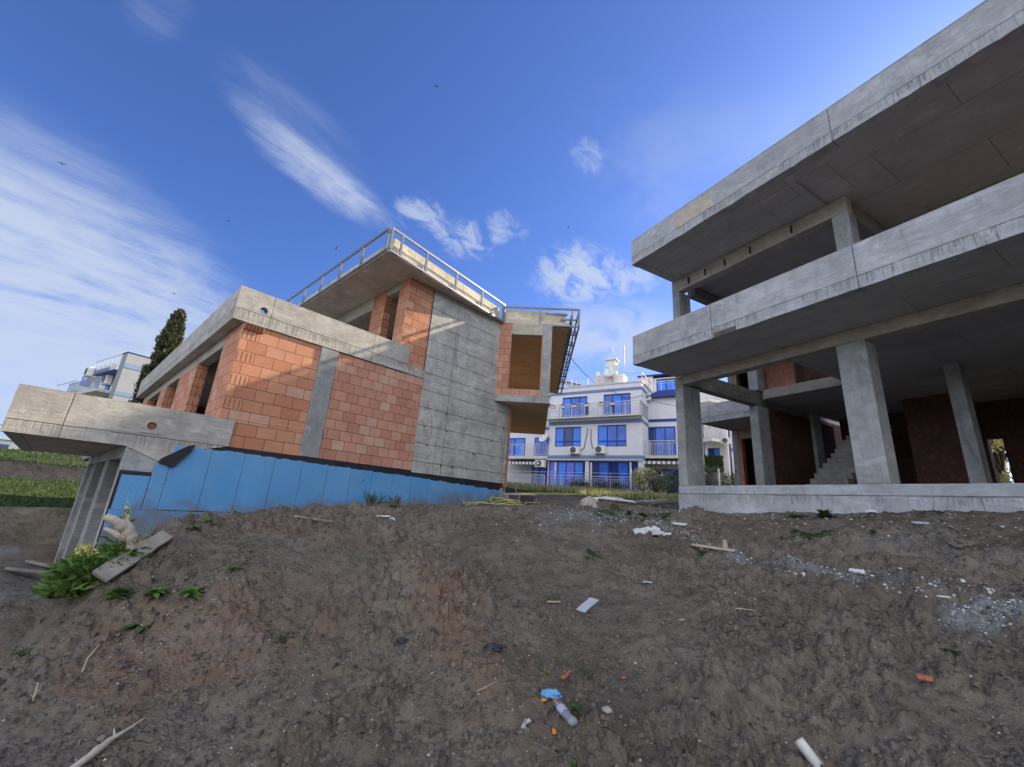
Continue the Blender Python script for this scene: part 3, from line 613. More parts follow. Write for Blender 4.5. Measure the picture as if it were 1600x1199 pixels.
# west wall of the main floor: brick piers and openings under a pale beam
for y0, y1, zt in ((9.952, 11.0, 3.298), (13.4, 15.6, 3.05), (17.6, 18.8, 3.05), (21.6, 23.0, 3.05)):
    L('brick_pier', [M['brick'], M['groove']], lambda b: (b.box(2.0, 2.25, y0, y1, 0.78, zt), [grooves(b, 2.0, y0, 0.9+0.245*k, 0.24, 0.2, 3) for k in range(8 if y0 > 10 else 0)]), 0.006)
L('beam', M['beam'], lambda b: b.box(2.01, 2.24, 11.002, 23.0, 3.052, 3.308))
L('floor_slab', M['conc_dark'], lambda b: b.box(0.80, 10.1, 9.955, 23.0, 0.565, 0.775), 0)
L('rear_wall', M['brick_shaded'], lambda b: (b.box(2.26, 9.3, 22.7, 23.0, 0.78, 3.30), b.box(6.4, 6.6, 9.96, 22.6, 0.78, 3.30)), 0)
# balcony to the left
def bal(b):
    cx = 1.06
    holed(b, -0.60, 2.28, 9.66, 9.86, 0.80, 1.272, cx, 0.93, 0.066)
    b.vprism([(-0.60, 0.555), (0.795, 0.545), (1.30, 0.34), (1.62, 0.56), (2.28, 0.75), (2.28, 0.80), (-0.60, 0.80)], 9.66, 9.86)
L('balcony_beam', M['fascia_l'], bal, 0)
L('balcony_parapet', M['fascia_l'], lambda b: b.box(-0.60, -0.40, 9.862, 17.7, 0.56, 1.272))
L('balcony_slab', M['soffit_l'], lambda b: b.box(-0.398, 0.798, 9.862, 17.7, 0.57, 0.77), 0)
L('drain_plug', M['shard'], lambda b: b.lathe((1.06, 9.70, 0.93), [(0, 0.0), (0, 0.064), (0.1, 0.064)], 16, axis=(0, 1, 0)), 0)
# lower storey
def base_wall(b):
    b.box(0.82, 10.12, 9.72, 9.95, -2.4, 0.56)
    b.box(0.82, 1.4, 9.68, 9.718, 0.14, 0.54)
L('basement_wall', M['conc'], base_wall)
for y0, y1 in ((11.75, 12.43), (14.9, 15.2), (17.9, 18.2)): L('pier', M['conc'], lambda b: b.box(0.80, 1.06, y0, y1, -2.5, 0.34))
L('beam', M['conc'], lambda b: b.box(0.80, 1.06, 9.952, 18.2, 0.342, 0.562))
L('basement_wall', M['conc_dark'], lambda b: (b.box(0.9, 1.06, 15.2, 17.9, -2.5, 0.34), b.box(3.0, 3.2, 9.96, 20, -2.5, 0.56), b.box(1.07, 10, 19.8, 20, -2.5, 0.56)), 0)
# bitumen membrane behind the boards
L('membrane', M['black'], lambda b: (b.box(1.25, 9.95, 9.695, 9.718, 0.42, 0.742), b.box(0.83, 1.5, 9.69, 9.716, -2.3, 0.14),
  b.vprism([(1.28, 0.33), (1.32, 0.40), (1.64, 0.66), (1.74, 0.70), (1.70, 0.55), (1.50, 0.25)], 9.58, 9.66)), 0)
random.seed(4)
def board(x0, x1, z0, z1, jag=True, tilt=0.0):
    b = MB(FL); y = 9.625+random.uniform(-0.004, 0.004)
    n = 7 if jag else 1
    top = [(x0+0.003+(x1-x0-0.006)*k/n, z1+(random.uniform(-0.018, 0.010) if jag else 0)) for k in range(n+1)]
    b.vprism([(x1-0.003, z0), (x0+0.003, z0)][::-1]+[(p[0], p[1]) for p in reversed(top)], y, y+0.05)
    return b.build('insulation_board', M['xps'], VL, 0.003)
board(0.865, 1.245, -0.478, 0.075, False); board(1.247, 1.46, -0.478, 0.29, False); board(1.46, 2.03, -0.468, 0.66)
xs = [2.03]+[2.03+0.5625*k for k in range(1, 15)]
for k in range(14):
    zt = 0.655-0.010*k if k < 9 else 0.56-0.02*(k-9)
    board(xs[k], xs[k+1], -0.466 if k < 3 else -1.2, zt)
board(0.845, 1.96, -1.08, -0.480, False); board(1.965, 2.25, -1.08, -0.482, False); board(2.255, 2.9, -1.08, -0.470, False); board(0.85, 2.1, -1.68, -1.084, False)
# upper storey
def upw(b):
    b.box(5.952, 6.50, 9.70, 9.95, 3.532, 6.096); b.box(5.66, 5.95, 9.70, 9.95, 4.042, 6.096); b.box(5.66, 5.90, 9.952, 10.2, 3.56, 6.096)
    for k in range(5): grooves(b, 5.69, 9.70, 4.1+0.42*k, 0.22, 0.2, 4)
L('brick_wall', [M['brick'], M['groove']], upw, 0.006)
def upp(b):
    b.box(5.66, 5.91, 10.95, 11.7, 3.56, 6.096)
    for k in range(9): b.box(5.66, 5.665, 10.95, 10.96, 3.6, 3.7); grooves(b, 5.66, 10.95, 3.6+0.245*k, 0.24, 0.2, 3)
L('brick_pier', [M['brick'], M['groove']], upp, 0.006)
L('beam', M['beam'], lambda b: (b.box(5.67, 5.90, 10.202, 10.948, 5.88, 6.096), b.box(5.67, 5.90, 11.702, 20.0, 5.66, 6.096)))
L('inner_wall', M['brick_shaded'], lambda b: (b.box(7.9, 8.1, 9.96, 21.8, 3.56, 6.096), b.box(5.66, 7.9, 19.9, 20.1, 3.56, 6.096)), 0)
L('concrete_joint', M['black'], lambda b: b.box(6.502, 6.530, 9.705, 9.93, 3.54, 6.09), 0)
# roof plate: follows the front, then turns with the corner room
def toL(p): q = FL.M.inverted() @ (FM.M @ Vector((p[0], p[1], 0))); return (q.x, q.y)
near, kink = (4.53, 9.06), (9.40, 9.64)
mr, mf = toL((2.42, 0.14)), toL((2.42, 8.9)); mb = toL((-1.2, 8.9))
roof = [near, kink, mr, mf, mb, (8.5, 19.5), (4.53, 21.5)]
L('roof_slab', M['soffit_l'], lambda b: b.prism(roof, 6.10, 6.26), 0)
def inset(a, c, d):
    v = Vector((c[0]-a[0], c[1]-a[1])).normalized(); n = Vector((-v.y, v.x)); return (a[0]+n.x*d, a[1]+n.y*d), (c[0]+n.x*d, c[1]+n.y*d)
def upstand(b):
    for a, c, e0, e1 in ((near, kink, 0.24, 0.02), (kink, mr, 0.05, 0.12), (mr, mf, 0.15, 0.1)):
        v = Vector((c[0]-a[0], c[1]-a[1])).normalized(); n = Vector((-v.y, v.x)); a2 = Vector(a)+v*e0+n*0.16; c2 = Vector(c)-v*e1+n*0.16
        b.prism([(a2.x, a2.y), (c2.x, c2.y), (c2.x+n.x*0.2, c2.y+n.y*0.2), (a2.x+n.x*0.2, a2.y+n.y*0.2)], 6.262, 6.70)
    b.box(near[0]+0.14, near[0]+0.32, near[1]+0.5, 21.3, 6.262, 6.56)
L('upstand', M['cream'], upstand, 0.01)
def rail_run(b, P, Q, n, zt=6.76, zb=6.115, ends=True):
    P = Vector((*P, 0)); Q = Vector((*Q, 0)); d = (Q-P).normalized()
    b.bar(P+Vector((0, 0, zt))-d*0.03, Q+Vector((0, 0, zt))+d*0.03, 0.05, 0.06); b.bar(P+Vector((0, 0, zb)), Q+Vector((0, 0, zb)), 0.05, 0.05)
    nrm = Vector((-d.y, d.x, 0))
    for k in range(n+1):
        p = P+(Q-P)*(k/n); b.bar(p+Vector((0, 0, zb+0.026)), p+Vector((0, 0, zt-0.031)), 0.055)
def ofs(p, q, d):
    v = Vector((q[0]-p[0], q[1]-p[1])).normalized(); n = Vector((v.y, -v.x)); return (p[0]+n.x*d, p[1]+n.y*d), (q[0]+n.x*d, q[1]+n.y*d)
a0, a1 = ofs(near, kink, 0.05)
L('railing', M['steel'], lambda b: (rail_run(b, a0, a1, 4), b.bar((a0[0]+0.33, a0[1]+0.04, 6.14), (a0[0]+0.33, a0[1]+0.04, 6.73), 0.055)), 0)
L('railing', M['steel'], lambda b: rail_run(b, (4.47, 9.09), (4.47, 21.0), 9), 0)
def mrail(b):
    rail_run(b, (0.06, 0.10), (2.72, 0.12), 2)
    b.bar((0.02, 0.28, 6.62), (2.35, 0.28, 6.62), 0.05); b.bar((2.10, 0.20, 6.40), (2.70, 0.20, 6.40), 0.05); b.bar((2.5, 0.12, 6.12), (2.5, 0.12, 6.75), 0.05)
L('railing', M['steel'], mrail, 0, fr=FM)
def srail(b):
    rail_run(b, (2.74, 0.16), (2.66, 8.9), 7)
    b.bar((2.50, 0.3, 6.60), (2.45, 8.9, 6.60), 0.07); b.bar((2.50, 0.3, 6.14), (2.45, 8.9, 6.14), 0.07)
    for k in range(9): b.bar((2.36, 0.7+k, 6.06), (2.74, 0.7+k, 6.06), 0.06, 0.05); b.bar((2.38, 0.7+k, 6.06), (2.38, 0.7+k, 6.5), 0.05)
    for k in range(8): b.bar((2.70, 0.7+k, 6.15), (2.50, 1.7+k, 6.6), 0.035)
L('railing', M['steel'], srail, 0, fr=FM)
# corner room
ML = lambda name, m, fn, bv=0.008: L(name, m, fn, bv, fr=FM)
ML('floor_slab', M['conc'], lambda b: b.prism([(0.02, 0.0), (1.83, 0.0), (1.83, 0.12), (0.1, 0.12)], 3.30, 3.54))
ML('floor_slab', M['soffit_glow'], lambda b: b.prism([(0.1, 0.122), (1.83, 0.122), (1.83, 6.1), (-1.2, 6.1), (-1.2, 1.4)], 3.31, 3.53), 0)
def mb_(b):
    b.box(-0.02, 0.45, 0.02, 0.24, 3.542, 6.09); b.box(0.452, 1.528, 0.02, 0.24, 3.542, 3.75); b.box(1.49, 1.528, 0.02, 0.24, 3.752, 5.68)
ML('brick_wall', M['brick2'], mb_, 0.004)
ML('beam', M['beam'], lambda b: b.box(0.452, 1.528, 0.03, 0.23, 5.70, 6.09))
ML('column', M['conc'], lambda b: b.box(1.53, 1.83, 0.01, 0.30, 3.542, 6.09))
ML('column', M['conc'], lambda b: b.box(1.58, 1.83, 5.6, 5.9, 3.542, 6.09))
ML('ceiling', M['soffit_glow'], lambda b: b.prism([(-0.2, 0.26), (2.40, 0.26), (2.40, 8.8), (-1.4, 8.8), (-1.4, 0.9)], 6.075, 6.098), 0)
ML('inner_wall', M['brick'], lambda b: b.box(-1.35, -1.15, 1.9, 6.0, 3.54, 6.07), 0.004)
# end of the ground storey under the corner room
for q in ((10.132, 10.30, 9.74, 10.0), (10.0, 10.2, 11.6, 12.3), (10.0, 10.2, 14.5, 17.5)): L('brick_pier', M['brick'], lambda b: b.box(*q, 0.6, 3.298), 0.006)
L('door_post', M['wood'], lambda b: b.box(10.31, 10.37, 9.86, 10.0, 0.25, 3.2))
L('footing', M['conc'], lambda b: b.box(10.0, 10.42, 9.70, 10.6, -0.2, 0.42), 0.02)

# ------------------------------------------------------------------ villa on the right (x = -u in its frame)
M['tan'] = plain('tan_formwork_patch', (0.50, 0.44, 0.36), 0.85, 0, 0.15)
M['brown'] = plain('brown_form_residue', (0.12, 0.10, 0.095), 0.9, 0, 0.25)
VR = thing('unfinished_villa', 'large unfinished concrete villa of open decks on tall columns over a low plinth', 'villa', FR.M @ Vector((-7.8, 9.5, 0.2)), FR.az)
def RB(name, mats, fn, bevel=0.012): b = MB(FR); fn(b); return b.build(name, mats, VR, bevel)
def ub(b, u0, u1, *a): return b.box(-u1, -u0, *a)
UE = -14.0
random.seed(11)
def ragged(b, u0, u1, y0, y1, z0, z1, step=0.11, amp=0.018):
    us = [u0]
    while us[-1] < u1-step: us.append(us[-1]+step*random.uniform(0.6, 1.5))
    us.append(u1); zb = [z0+random.uniform(-amp, amp*0.6)*(1 if random.random() < 0.6 else 0.2) for _ in us]
    for i in range(len(us)-1):
        a, c = -us[i+1], -us[i]; za, zc = zb[i+1], zb[i]
        b.face([(a, y0, za), (c, y0, zc), (c, y0, z1), (a, y0, z1)]); b.face([(a, y0, za), (a, y1, za), (c, y1, zc), (c, y0, zc)])
        b.face([(c, y1, zc), (a, y1, za), (a, y1, z1), (c, y1, z1)]); b.face([(a, y0, z1), (c, y0, z1), (c, y1, z1), (a, y1, z1)])
    b.face([(-us[-1], y0, zb[-1]), (-us[-1], y0, z1), (-us[-1], y1, z1), (-us[-1], y1, zb[-1])]); b.face([(-us[0], y0, zb[0]), (-us[0], y1, zb[0]), (-us[0], y1, z1), (-us[0], y0, z1)])
RB('roof_fascia', M['fascia_r'], lambda b: ragged(b, UE, 7.81, 7.83, 8.05, 6.89, 7.64), 0)
RB('roof_coping', M['conc'], lambda b: ub(b, UE, 7.80, 7.85, 8.07, 7.642, 7.71))
RB('roof_fascia', M['fascia_r'], lambda b: ub(b, 7.58, 7.805, 8.052, 18.0, 6.89, 7.70))
RB('roof_slab', M['soffit'], lambda b: (ub(b, UE, 7.578, 8.052, 18.0, 6.905, 7.12), ub(b, 3.62, 4.4, 8.3, 9.48, 6.86, 6.903), ub(b, 3.05, 3.55, 8.3, 9.48, 6.88, 6.903)), 0)
RB('deck_fascia', M['fascia_r'], lambda b: ragged(b, UE, 7.81, 7.83, 8.05, 3.85, 4.67, 0.14, 0.008), 0)
RB('deck_fascia', M['fascia_r'], lambda b: ub(b, 7.58, 7.805, 8.052, 9.49, 3.85, 4.66))
RB('deck_slab', M['soffit'], lambda b: (ub(b, UE, 7.578, 8.052, 9.79, 3.86, 4.08), ub(b, UE, 5.2, 9.792, 18.0, 3.86, 4.08), ub(b, 5.202, 7.61, 13.3, 18.0, 3.86, 4.08)), 0)
RB('deck_edge', M['beam'], lambda b: ub(b, 5.202, 7.42, 13.05, 13.298, 3.80, 4.10))
# columns
for (u0, u1, y0, y1, z0, z1) in ((7.60, 7.87, 9.50, 10.22, 0.84, 3.60), (3.37, 3.865, 9.51, 9.95, 0.84, 3.60), (7.60, 7.88, 12.95, 13.55, 0.84, 3.62), (3.02, 3.28, 13.1, 13.5, 0.84, 3.86),
        (7.58, 7.83, 9.50, 10.0, 4.66, 6.50), (3.26, 3.57, 9.50, 9.86, 4.2, 6.50), (7.50, 7.88, 16.0, 16.5, 0.84, 3.86), (7.55, 7.86, 13.0, 13.4, 4.12, 6.9), (-1.3, -0.8, 9.51, 9.95, 0.84, 3.60), (-6.3, -5.8, 9.51, 9.95, 0.84, 3.60)):
    RB('column', M['column'], lambda b: ub(b, u0, u1, y0, y1, z0, z1), 0.015)
RB('beam', M['beam'], lambda b: ub(b, UE, 7.88, 9.50, 9.79, 3.602, 3.858))
RB('beam', M['beam'], lambda b: ub(b, 3.262, 7.83, 9.50, 9.76, 6.502, 6.90))
for u_ in (7.2, 6.65, 6.05, 5.35, 4.35): RB('form_tie', M['void'], lambda b: ub(b, u_, u_+0.02, 9.45, 9.499, 6.58, 6.78), 0)
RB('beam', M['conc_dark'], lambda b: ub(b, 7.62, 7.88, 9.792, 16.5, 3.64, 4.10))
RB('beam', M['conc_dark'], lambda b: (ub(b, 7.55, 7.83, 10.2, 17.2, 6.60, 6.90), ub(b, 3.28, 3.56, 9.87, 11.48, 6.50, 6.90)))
RB('beam', M['beam'], lambda b: ub(b, UE, 3.3, 11.5, 11.75, 6.40, 6.90))
RB('brick_wall', M['brick'], lambda b: ub(b, UE, 3.2, 11.51, 11.74, 4.09, 6.398), 0)
RB('brick_wall', M['brick_shaded'], lambda b: ub(b, 7.60, 7.84, 13.56, 15.99, 0.84, 3.62), 0)
RB('brick_wall', M['brick_shaded'], lambda b: ub(b, 7.60, 7.84, 16.502, 17.58, 0.84, 3.62), 0)
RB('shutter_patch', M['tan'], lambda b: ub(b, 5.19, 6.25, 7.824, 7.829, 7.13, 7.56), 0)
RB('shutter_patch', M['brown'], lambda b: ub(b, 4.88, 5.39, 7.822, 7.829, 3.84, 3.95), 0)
RB('brick_wall', M['brick_shaded'], lambda b: (ub(b, 3.6, 6.6, 13.9, 14.1, 4.09, 6.9), ub(b, 6.7, 7.5, 15.2, 15.4, 4.09, 6.9)), 0)
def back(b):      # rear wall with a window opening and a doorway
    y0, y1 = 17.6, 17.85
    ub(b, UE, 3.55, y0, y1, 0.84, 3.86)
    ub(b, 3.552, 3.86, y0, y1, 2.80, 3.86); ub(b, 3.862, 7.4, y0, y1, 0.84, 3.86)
RB('rear_wall', M['brick_shaded'], back, 0)
RB('rear_wall', M['brick_shaded'], lambda b: ub(b, UE, 7.5, 17.6, 17.85, 4.09, 6.9), 0)
RB('inner_wall', M['brick_shaded'], lambda b: (ub(b, 3.9, 5.0, 15.9, 16.1, 0.84, 3.86), ub(b, 1.2, 2.6, 16.2, 16.4, 0.84, 3.86)), 0)
RB('plinth', M['plinth'], lambda b: (ub(b, UE, 7.89, 9.47, 9.80, -1.4, 0.63), ub(b, UE, 7.89, 9.49, 9.80, 0.632, 0.84)), 0.02)
RB('end_wall', M['brick_shaded'], lambda b: (ub(b, UE, UE+0.25, 8.1, 17.5, 0.84, 3.84), ub(b, UE, UE+0.25, 9.8, 17.5, 4.1, 6.89)), 0)
RB('plinth', M['plinth'], lambda b: ub(b, 7.60, 7.885, 9.802, 17.0, -0.4, 0.82), 0.015)
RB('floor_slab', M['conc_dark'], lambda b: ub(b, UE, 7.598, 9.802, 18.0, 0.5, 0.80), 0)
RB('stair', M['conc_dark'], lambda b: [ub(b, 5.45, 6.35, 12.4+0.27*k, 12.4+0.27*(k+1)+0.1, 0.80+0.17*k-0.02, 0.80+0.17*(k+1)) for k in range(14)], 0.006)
# rear wing
RB('deck_fascia', M['fascia_r'], lambda b: (ub(b, 8.0, 11.35, 15.1, 15.3, 3.85, 4.60), ub(b, 11.15, 11.348, 15.302, 20, 3.85, 4.60)))
RB('deck_slab', M['soffit'], lambda b: ub(b, 7.9, 11.148, 15.302, 20, 3.87, 4.05), 0)
RB('roof_fascia', M['fascia_r'], lambda b: (ub(b, 7.82, 11.35, 15.1, 15.3, 6.89, 7.70), ub(b, 11.15, 11.348, 15.302, 20, 6.89, 7.70)))
RB('roof_slab', M['soffit'], lambda b: ub(b, 7.82, 11.148, 15.302, 20, 6.905, 7.1), 0)
for z0, z1 in ((0.5, 3.86), (4.06, 6.9)):
    RB('column', M['conc'], lambda b: ub(b, 11.08, 11.34, 17.2, 17.5, z0, z1))
    RB('brick_wall', M['brick'], lambda b: (ub(b, 10.93, 11.078, 17.22, 17.45, z0, z1), ub(b, 10.2, 10.928, 17.22, 17.45, z0, z0+0.55), ub(b, 8.0, 10.2, 17.22, 17.45, z0, z1)), 0.004)
    RB('beam', M['beam'], lambda b: ub(b, 10.2, 10.928, 17.21, 17.46, z1-0.4, z1))
    RB('rear_wall', M['brick_shaded'], lambda b: (ub(b, 8, 11.1, 19.8, 20, z0, z1), ub(b, 7.9, 8, 17.3, 20, z0, z1), ub(b, 11.101, 11.33, 17.51, 20, z0, z1)), 0)
RB('column', M['plinth'], lambda b: ub(b, 9.55, 9.95, 16.6, 16.9, 4.06, 6.9))
# ------------------------------------------------------------------ apartment blocks behind
def AP(parent): 
    def f(name, mats, fn, bevel=0.0): b = MB(FA); fn(b); return b.build(name, mats, parent, bevel)
    return f
AB = thing('apartment_building', 'white apartment block with deep blue windows and grey blue bands between the two villas', 'apartment block', FA.M @ Vector((-10, 30, 1.0)), FA.az)
A = AP(AB)
def window(f, x0, x1, z0, z1, y, cols, sill=True, rail=False):
    def fr(b):
        n = len(cols); w = 0.07
        b.box(x0-0.03, x1+0.03, y-0.03, y+0.05, z1-w, z1+0.02); b.box(x0-0.03, x1+0.03, y-0.03, y+0.05, z0-0.02, z0+w)
        for k in range(n+1):
            xx = x0+(x1-x0)*k/n; b.box(xx-w/2, xx+w/2, y-0.028, y+0.05, z0+w+0.001, z1-w-0.001)
        if rail: b.box(x0, x1, y-0.04, y-0.031, z0+0.38, z0+0.45)
    o = f('window', M['blue_trim'], fr)
    n = len(cols); mats = [M[c] for c in dict.fromkeys(cols)]; ks = list(dict.fromkeys(cols))
    b = MB(FA)
    for k, c in enumerate(cols):
        a0 = x0+(x1-x0)*k/n+0.036; a1 = x0+(x1-x0)*(k+1)/n-0.036; b.box(a0, a1, y+0.005, y+0.03, z0+0.071, z1-0.071, ks.index(c))
    b.build('pane', mats, o)
    if sill: b = MB(FA); b.box(x0-0.12, x1+0.12, y-0.09, y-0.031, z0-0.07, z0-0.021); b.build('sill', M['offwhite'], o)
    return o
def arail(f, x0, x1, y, z0, z1, st=0.13, pat=None, side=None, posts=1.1):
    def fn(b):
        b.bar((x0, y, z1), (x1, y, z1), 0.05); b.bar((x0, y, z0+0.08), (x1, y, z0+0.08), 0.03); b.bar((x0, y, z1-0.16), (x1, y, z1-0.16), 0.025)
        n = max(1, round((x1-x0)/posts))
        for k in range(n+1): xx = x0+(x1-x0)*k/n; b.bar((xx, y, z0), (xx, y, z1-0.03), 0.05)
        k = 0; xx = x0+st
        while xx < x1:
            if pat is None or any(p[0] < xx < p[1] for p in pat): b.bar((xx, y, z0+0.1), (xx, y, z1-0.18), 0.025)
            xx += st
        if side is not None:
            b.bar((x1, y, z1), (x1, side, z1), 0.05); b.bar((x1, y, z0+0.08), (x1, side, z0+0.08), 0.03)
            yy = y+st
            while yy < side: b.bar((x1, yy, z0+0.1), (x1, yy, z1-0.03), 0.025); yy += st
    return f('railing', M['rail'], fn)
# main block: x -14.5..-7.3 in front, left bay set back, right bay set back
def wall_holes(b, x0, x1, y0, y1, z0, z1, holes, mat=0):
    xs_ = sorted({x0, x1, *[h[0] for h in holes], *[h[1] for h in holes]}); zs = sorted({z0, z1, *[h[2] for h in holes], *[h[3] for h in holes]})
    for i in range(len(xs_)-1):
        for j in range(len(zs)-1):
            cx, cz = (xs_[i]+xs_[i+1])/2, (zs[j]+zs[j+1])/2
            if not any(h[0] < cx < h[1] and h[2] < cz < h[3] for h in holes): b.box(xs_[i], xs_[i+1], y0, y1, zs[j], zs[j+1], mat)
H = [(-13.5, -11.41, 6.97, 8.65), (-10.12, -8.07, 6.93, 8.66), (-14.03, -11.86, 4.73, 6.26), (-10.56, -8.4, 4.70, 6.30), (-14.5, -11.5, 1.5, 3.65), (-11.2, -7.6, 1.5, 3.65)]
A('wall', M['render_w'], lambda b: (wall_holes(b, -14.55, -7.28, 30.0, 30.3, 0.4, 9.42, H), b.box(-7.58, -7.28, 30.302, 36, 0.4, 9.42), b.box(-14.55, -14.25, 30.302, 32, 0.4, 9.42)))
A('wall', M['render_w'], lambda b: b.box(-26, -14.552, 31.6, 31.9, 0.4, 9.3))
A('wall', M['render_w'], lambda b: b.box(-7.27, -4.56, 31.9, 32.2, 0.4, 8.95))
A('side_wall', M['render_s'], lambda b: b.box(-4.559, -4.25, 31.9, 38, 0.4, 8.95))
A('inner_wall', M['pane_c'], lambda b: b.box(-14.2, -7.6, 31.5, 31.6, 0.4, 9.3))
A('roof', M['offwhite'], lambda b: (b.box(-26, -14.56, 31.3, 38, 9.31, 9.45), b.box(-14.6, -7.22, 29.95, 38, 9.425, 9.50), b.box(-7.21, -4.2, 31.85, 38, 8.955, 9.08)))
def bands(b):
    b.box(-14.6, -7.24, 29.96, 29.998, 6.42, 6.66); b.box(-14.6, -7.24, 29.96, 29.998, 8.87, 9.07); b.box(-14.6, -7.24, 29.96, 29.998, 3.79, 4.06)
    b.box(-7.279, -7.25, 30.0, 31.88, 6.42, 6.66); b.box(-7.279, -7.25, 30.0, 31.88, 3.79, 4.06); b.box(-7.279, -7.25, 30, 31.88, 8.87, 9.07)
    b.box(-26, -14.6, 31.56, 31.598, 6.42, 6.66)
A('band', M['render_b'], bands)
A('band', M['blue_trim'], lambda b: b.box(-7.24, -4.56, 31.85, 31.898, 6.80, 7.0)); A('eave', M['blue_trim'], lambda b: (b.box(-7.24, -4.4, 31.5, 31.898, 8.62, 8.74), b.vprism([(-7.24, 8.74), (-4.4, 8.74), (-4.4, 9.1), (-6.4, 9.1)], 31.5, 31.84)))
A('cornice', M['white'], lambda b: (b.box(-14.62, -7.22, 29.85, 29.958, 3.70, 3.76), b.box(-14.62, -7.2, 29.88, 29.95, 6.68, 6.78)))
window(A, -13.5, -11.41, 6.97, 8.65, 30.1, ['pane_a', 'pane_b', 'pane_b'], False); window(A, -10.12, -8.07, 6.93, 8.66, 30.1, ['pane_b', 'pane_a', 'pane_b'], False)
window(A, -14.03, -11.86, 4.73, 6.26, 30.1, ['pane_a', 'pane_c', 'pane_a'], True, True); window(A, -10.56, -8.4, 4.70, 6.30, 30.1, ['pane_a', 'pane_b', 'pane_b'], True, True)
window(A, -14.45, -11.7, 1.5, 3.62, 30.15, ['pane_v', 'pane_a', 'pane_v', 'pane_a'], False); window(A, -11.15, -7.65, 1.5, 3.62, 30.15, ['pane_c', 'pane_b', 'pane_c', 'pane_b', 'pane_c'], False)
window(A, -16.6, -14.8, 4.06, 5.75, 31.55, ['pane_b', 'pane_b', 'pane_c'], False); window(A, -16.7, -14.8, 1.45, 3.3, 31.55, ['pane_v', 'pane_a', 'pane_v'], False)
window(A, -19.5, -17.6, 4.06, 5.75, 31.55, ['pane_b', 'pane_a'], False); window(A, -19.5, -17.6, 7.0, 8.65, 31.55, ['pane_b', 'pane_a'], False)
window(A, -7.46, -5.4, 4.35, 6.4, 31.86, ['pane_c', 'pane_b', 'pane_b'], False); window(A, -6.9, -5.0, 1.5, 3.3, 31.86, ['pane_c', 'pane_v', 'pane_c'], False)
A('balcony', M['offwhite'], lambda b: (b.box(-19, -14.6, 30.0, 31.55, 3.80, 4.02), b.box(-8.2, -4.3, 30.5, 31.88, 3.94, 4.14), b.box(-14.6, -7.2, 29.3, 29.84, 6.79, 6.90)))
arail(A, -19, -14.65, 30.05, 4.02, 4.98, 0.11, pat=[(-17.2, -14.7)]); arail(A, -14.5, -7.25, 29.35, 6.90, 7.88, 0.12, pat=[(-13.5, -11.4), (-10.1, -8.0)], side=31.8)
arail(A, -8.15, -4.35, 30.55, 4.14, 5.16, 0.11, pat=[(-7.3, -5.3)]); arail(A, -18, -14.6, 29.6, 1.45, 2.5, 0.12)
arail(A, -14.3, -7.4, 29.5, 1.45, 2.5, 0.12)
arail(A, -14.2, -7.25, 30.1, 9.5, 10.2, 0.9, posts=1.4, side=33); arail(A, -7.2, -4.3, 31.95, 9.08, 9.95, 0.9)
A('base_wall', M['conc'], lambda b: b.box(-19, -7.2, 29.4, 29.98, 0.2, 1.42), 0.02)
def awn(b, x0, x1, y0, y1, z0, z1, dz=0.2):
    n = round((x1-x0)/0.16)
    for k in range(n):
        a, c = x0+(x1-x0)*k/n, x0+(x1-x0)*(k+1)/n
        b.face([(a, y1, z1), (a, y0, z0), (c, y0, z0), (c, y1, z1)], k % 2); b.face([(a, y0, z0), (a, y0-0.01, z0-dz), (c, y0-0.01, z0-dz), (c, y0, z0)], k % 2)
A('awning', [M['white'], M['awning_d']], lambda b: awn(b, -18.5, -15.0, 29.6, 31.5, 3.50, 3.72)); A('awning', [M['white'], M['awning_d']], lambda b: awn(b, -8.0, -4.4, 30.4, 31.8, 3.72, 3.92))
A('penthouse', M['render_s'], lambda b: (b.box(-8.3, -7.2, 33.5, 37, 9.5, 10.9), b.box(-7.19, -4.6, 33.6, 37, 9.085, 10.75)))
A('roof', M['blue_trim'], lambda b: b.box(-8.4, -4.4, 33.3, 37.2, 10.905, 11.0))
window(A, -6.9, -4.8, 9.2, 10.6, 33.55, ['pane_a', 'pane_a', 'pane_b'], False)
def chim(b):
    b.box(-10.15, -9.4, 30.6, 31.3, 10.45, 11.62); b.box(-10.27, -9.28, 30.48, 31.42, 11.622, 11.72)
    b.box(-10.8, -9.3, 30.5, 31.6, 9.505, 10.45); b.box(-9.29, -8.75, 30.5, 31.6, 9.505, 10.4); b.box(-10.9, -10.68, 30.4, 30.5, 9.5, 10.7)
A('chimney', M['render_s'], chim, 0.01)
A('antenna', M['rail'], lambda b: (b.tube([(-9.72, 31, 11.7), (-9.72, 31, 12.9)], 0.02, 6), b.tube([(-8.8, 31, 9.5), (-8.8, 31, 12.9)], 0.025, 6), b.bar((-9.9, 31, 12.4), (-9.5, 31, 12.4), 0.02), b.bar((-9.0, 31, 12.5), (-8.6, 31, 12.5), 0.02)))
A('pergola', M['bark'], lambda b: (b.bar((-14, 30.6, 10.3), (-12.2, 30.6, 9.75), 0.10), b.bar((-14, 32.6, 10.3), (-12.2, 32.6, 9.75), 0.10), [b.bar((-13.9+0.3*k, 30.5, 10.27-0.09*k), (-13.9+0.3*k, 32.7, 10.27-0.09*k), 0.05) for k in range(6)], b.bar((-13.9, 30.6, 9.5), (-13.9, 30.6, 10.3), 0.08)))
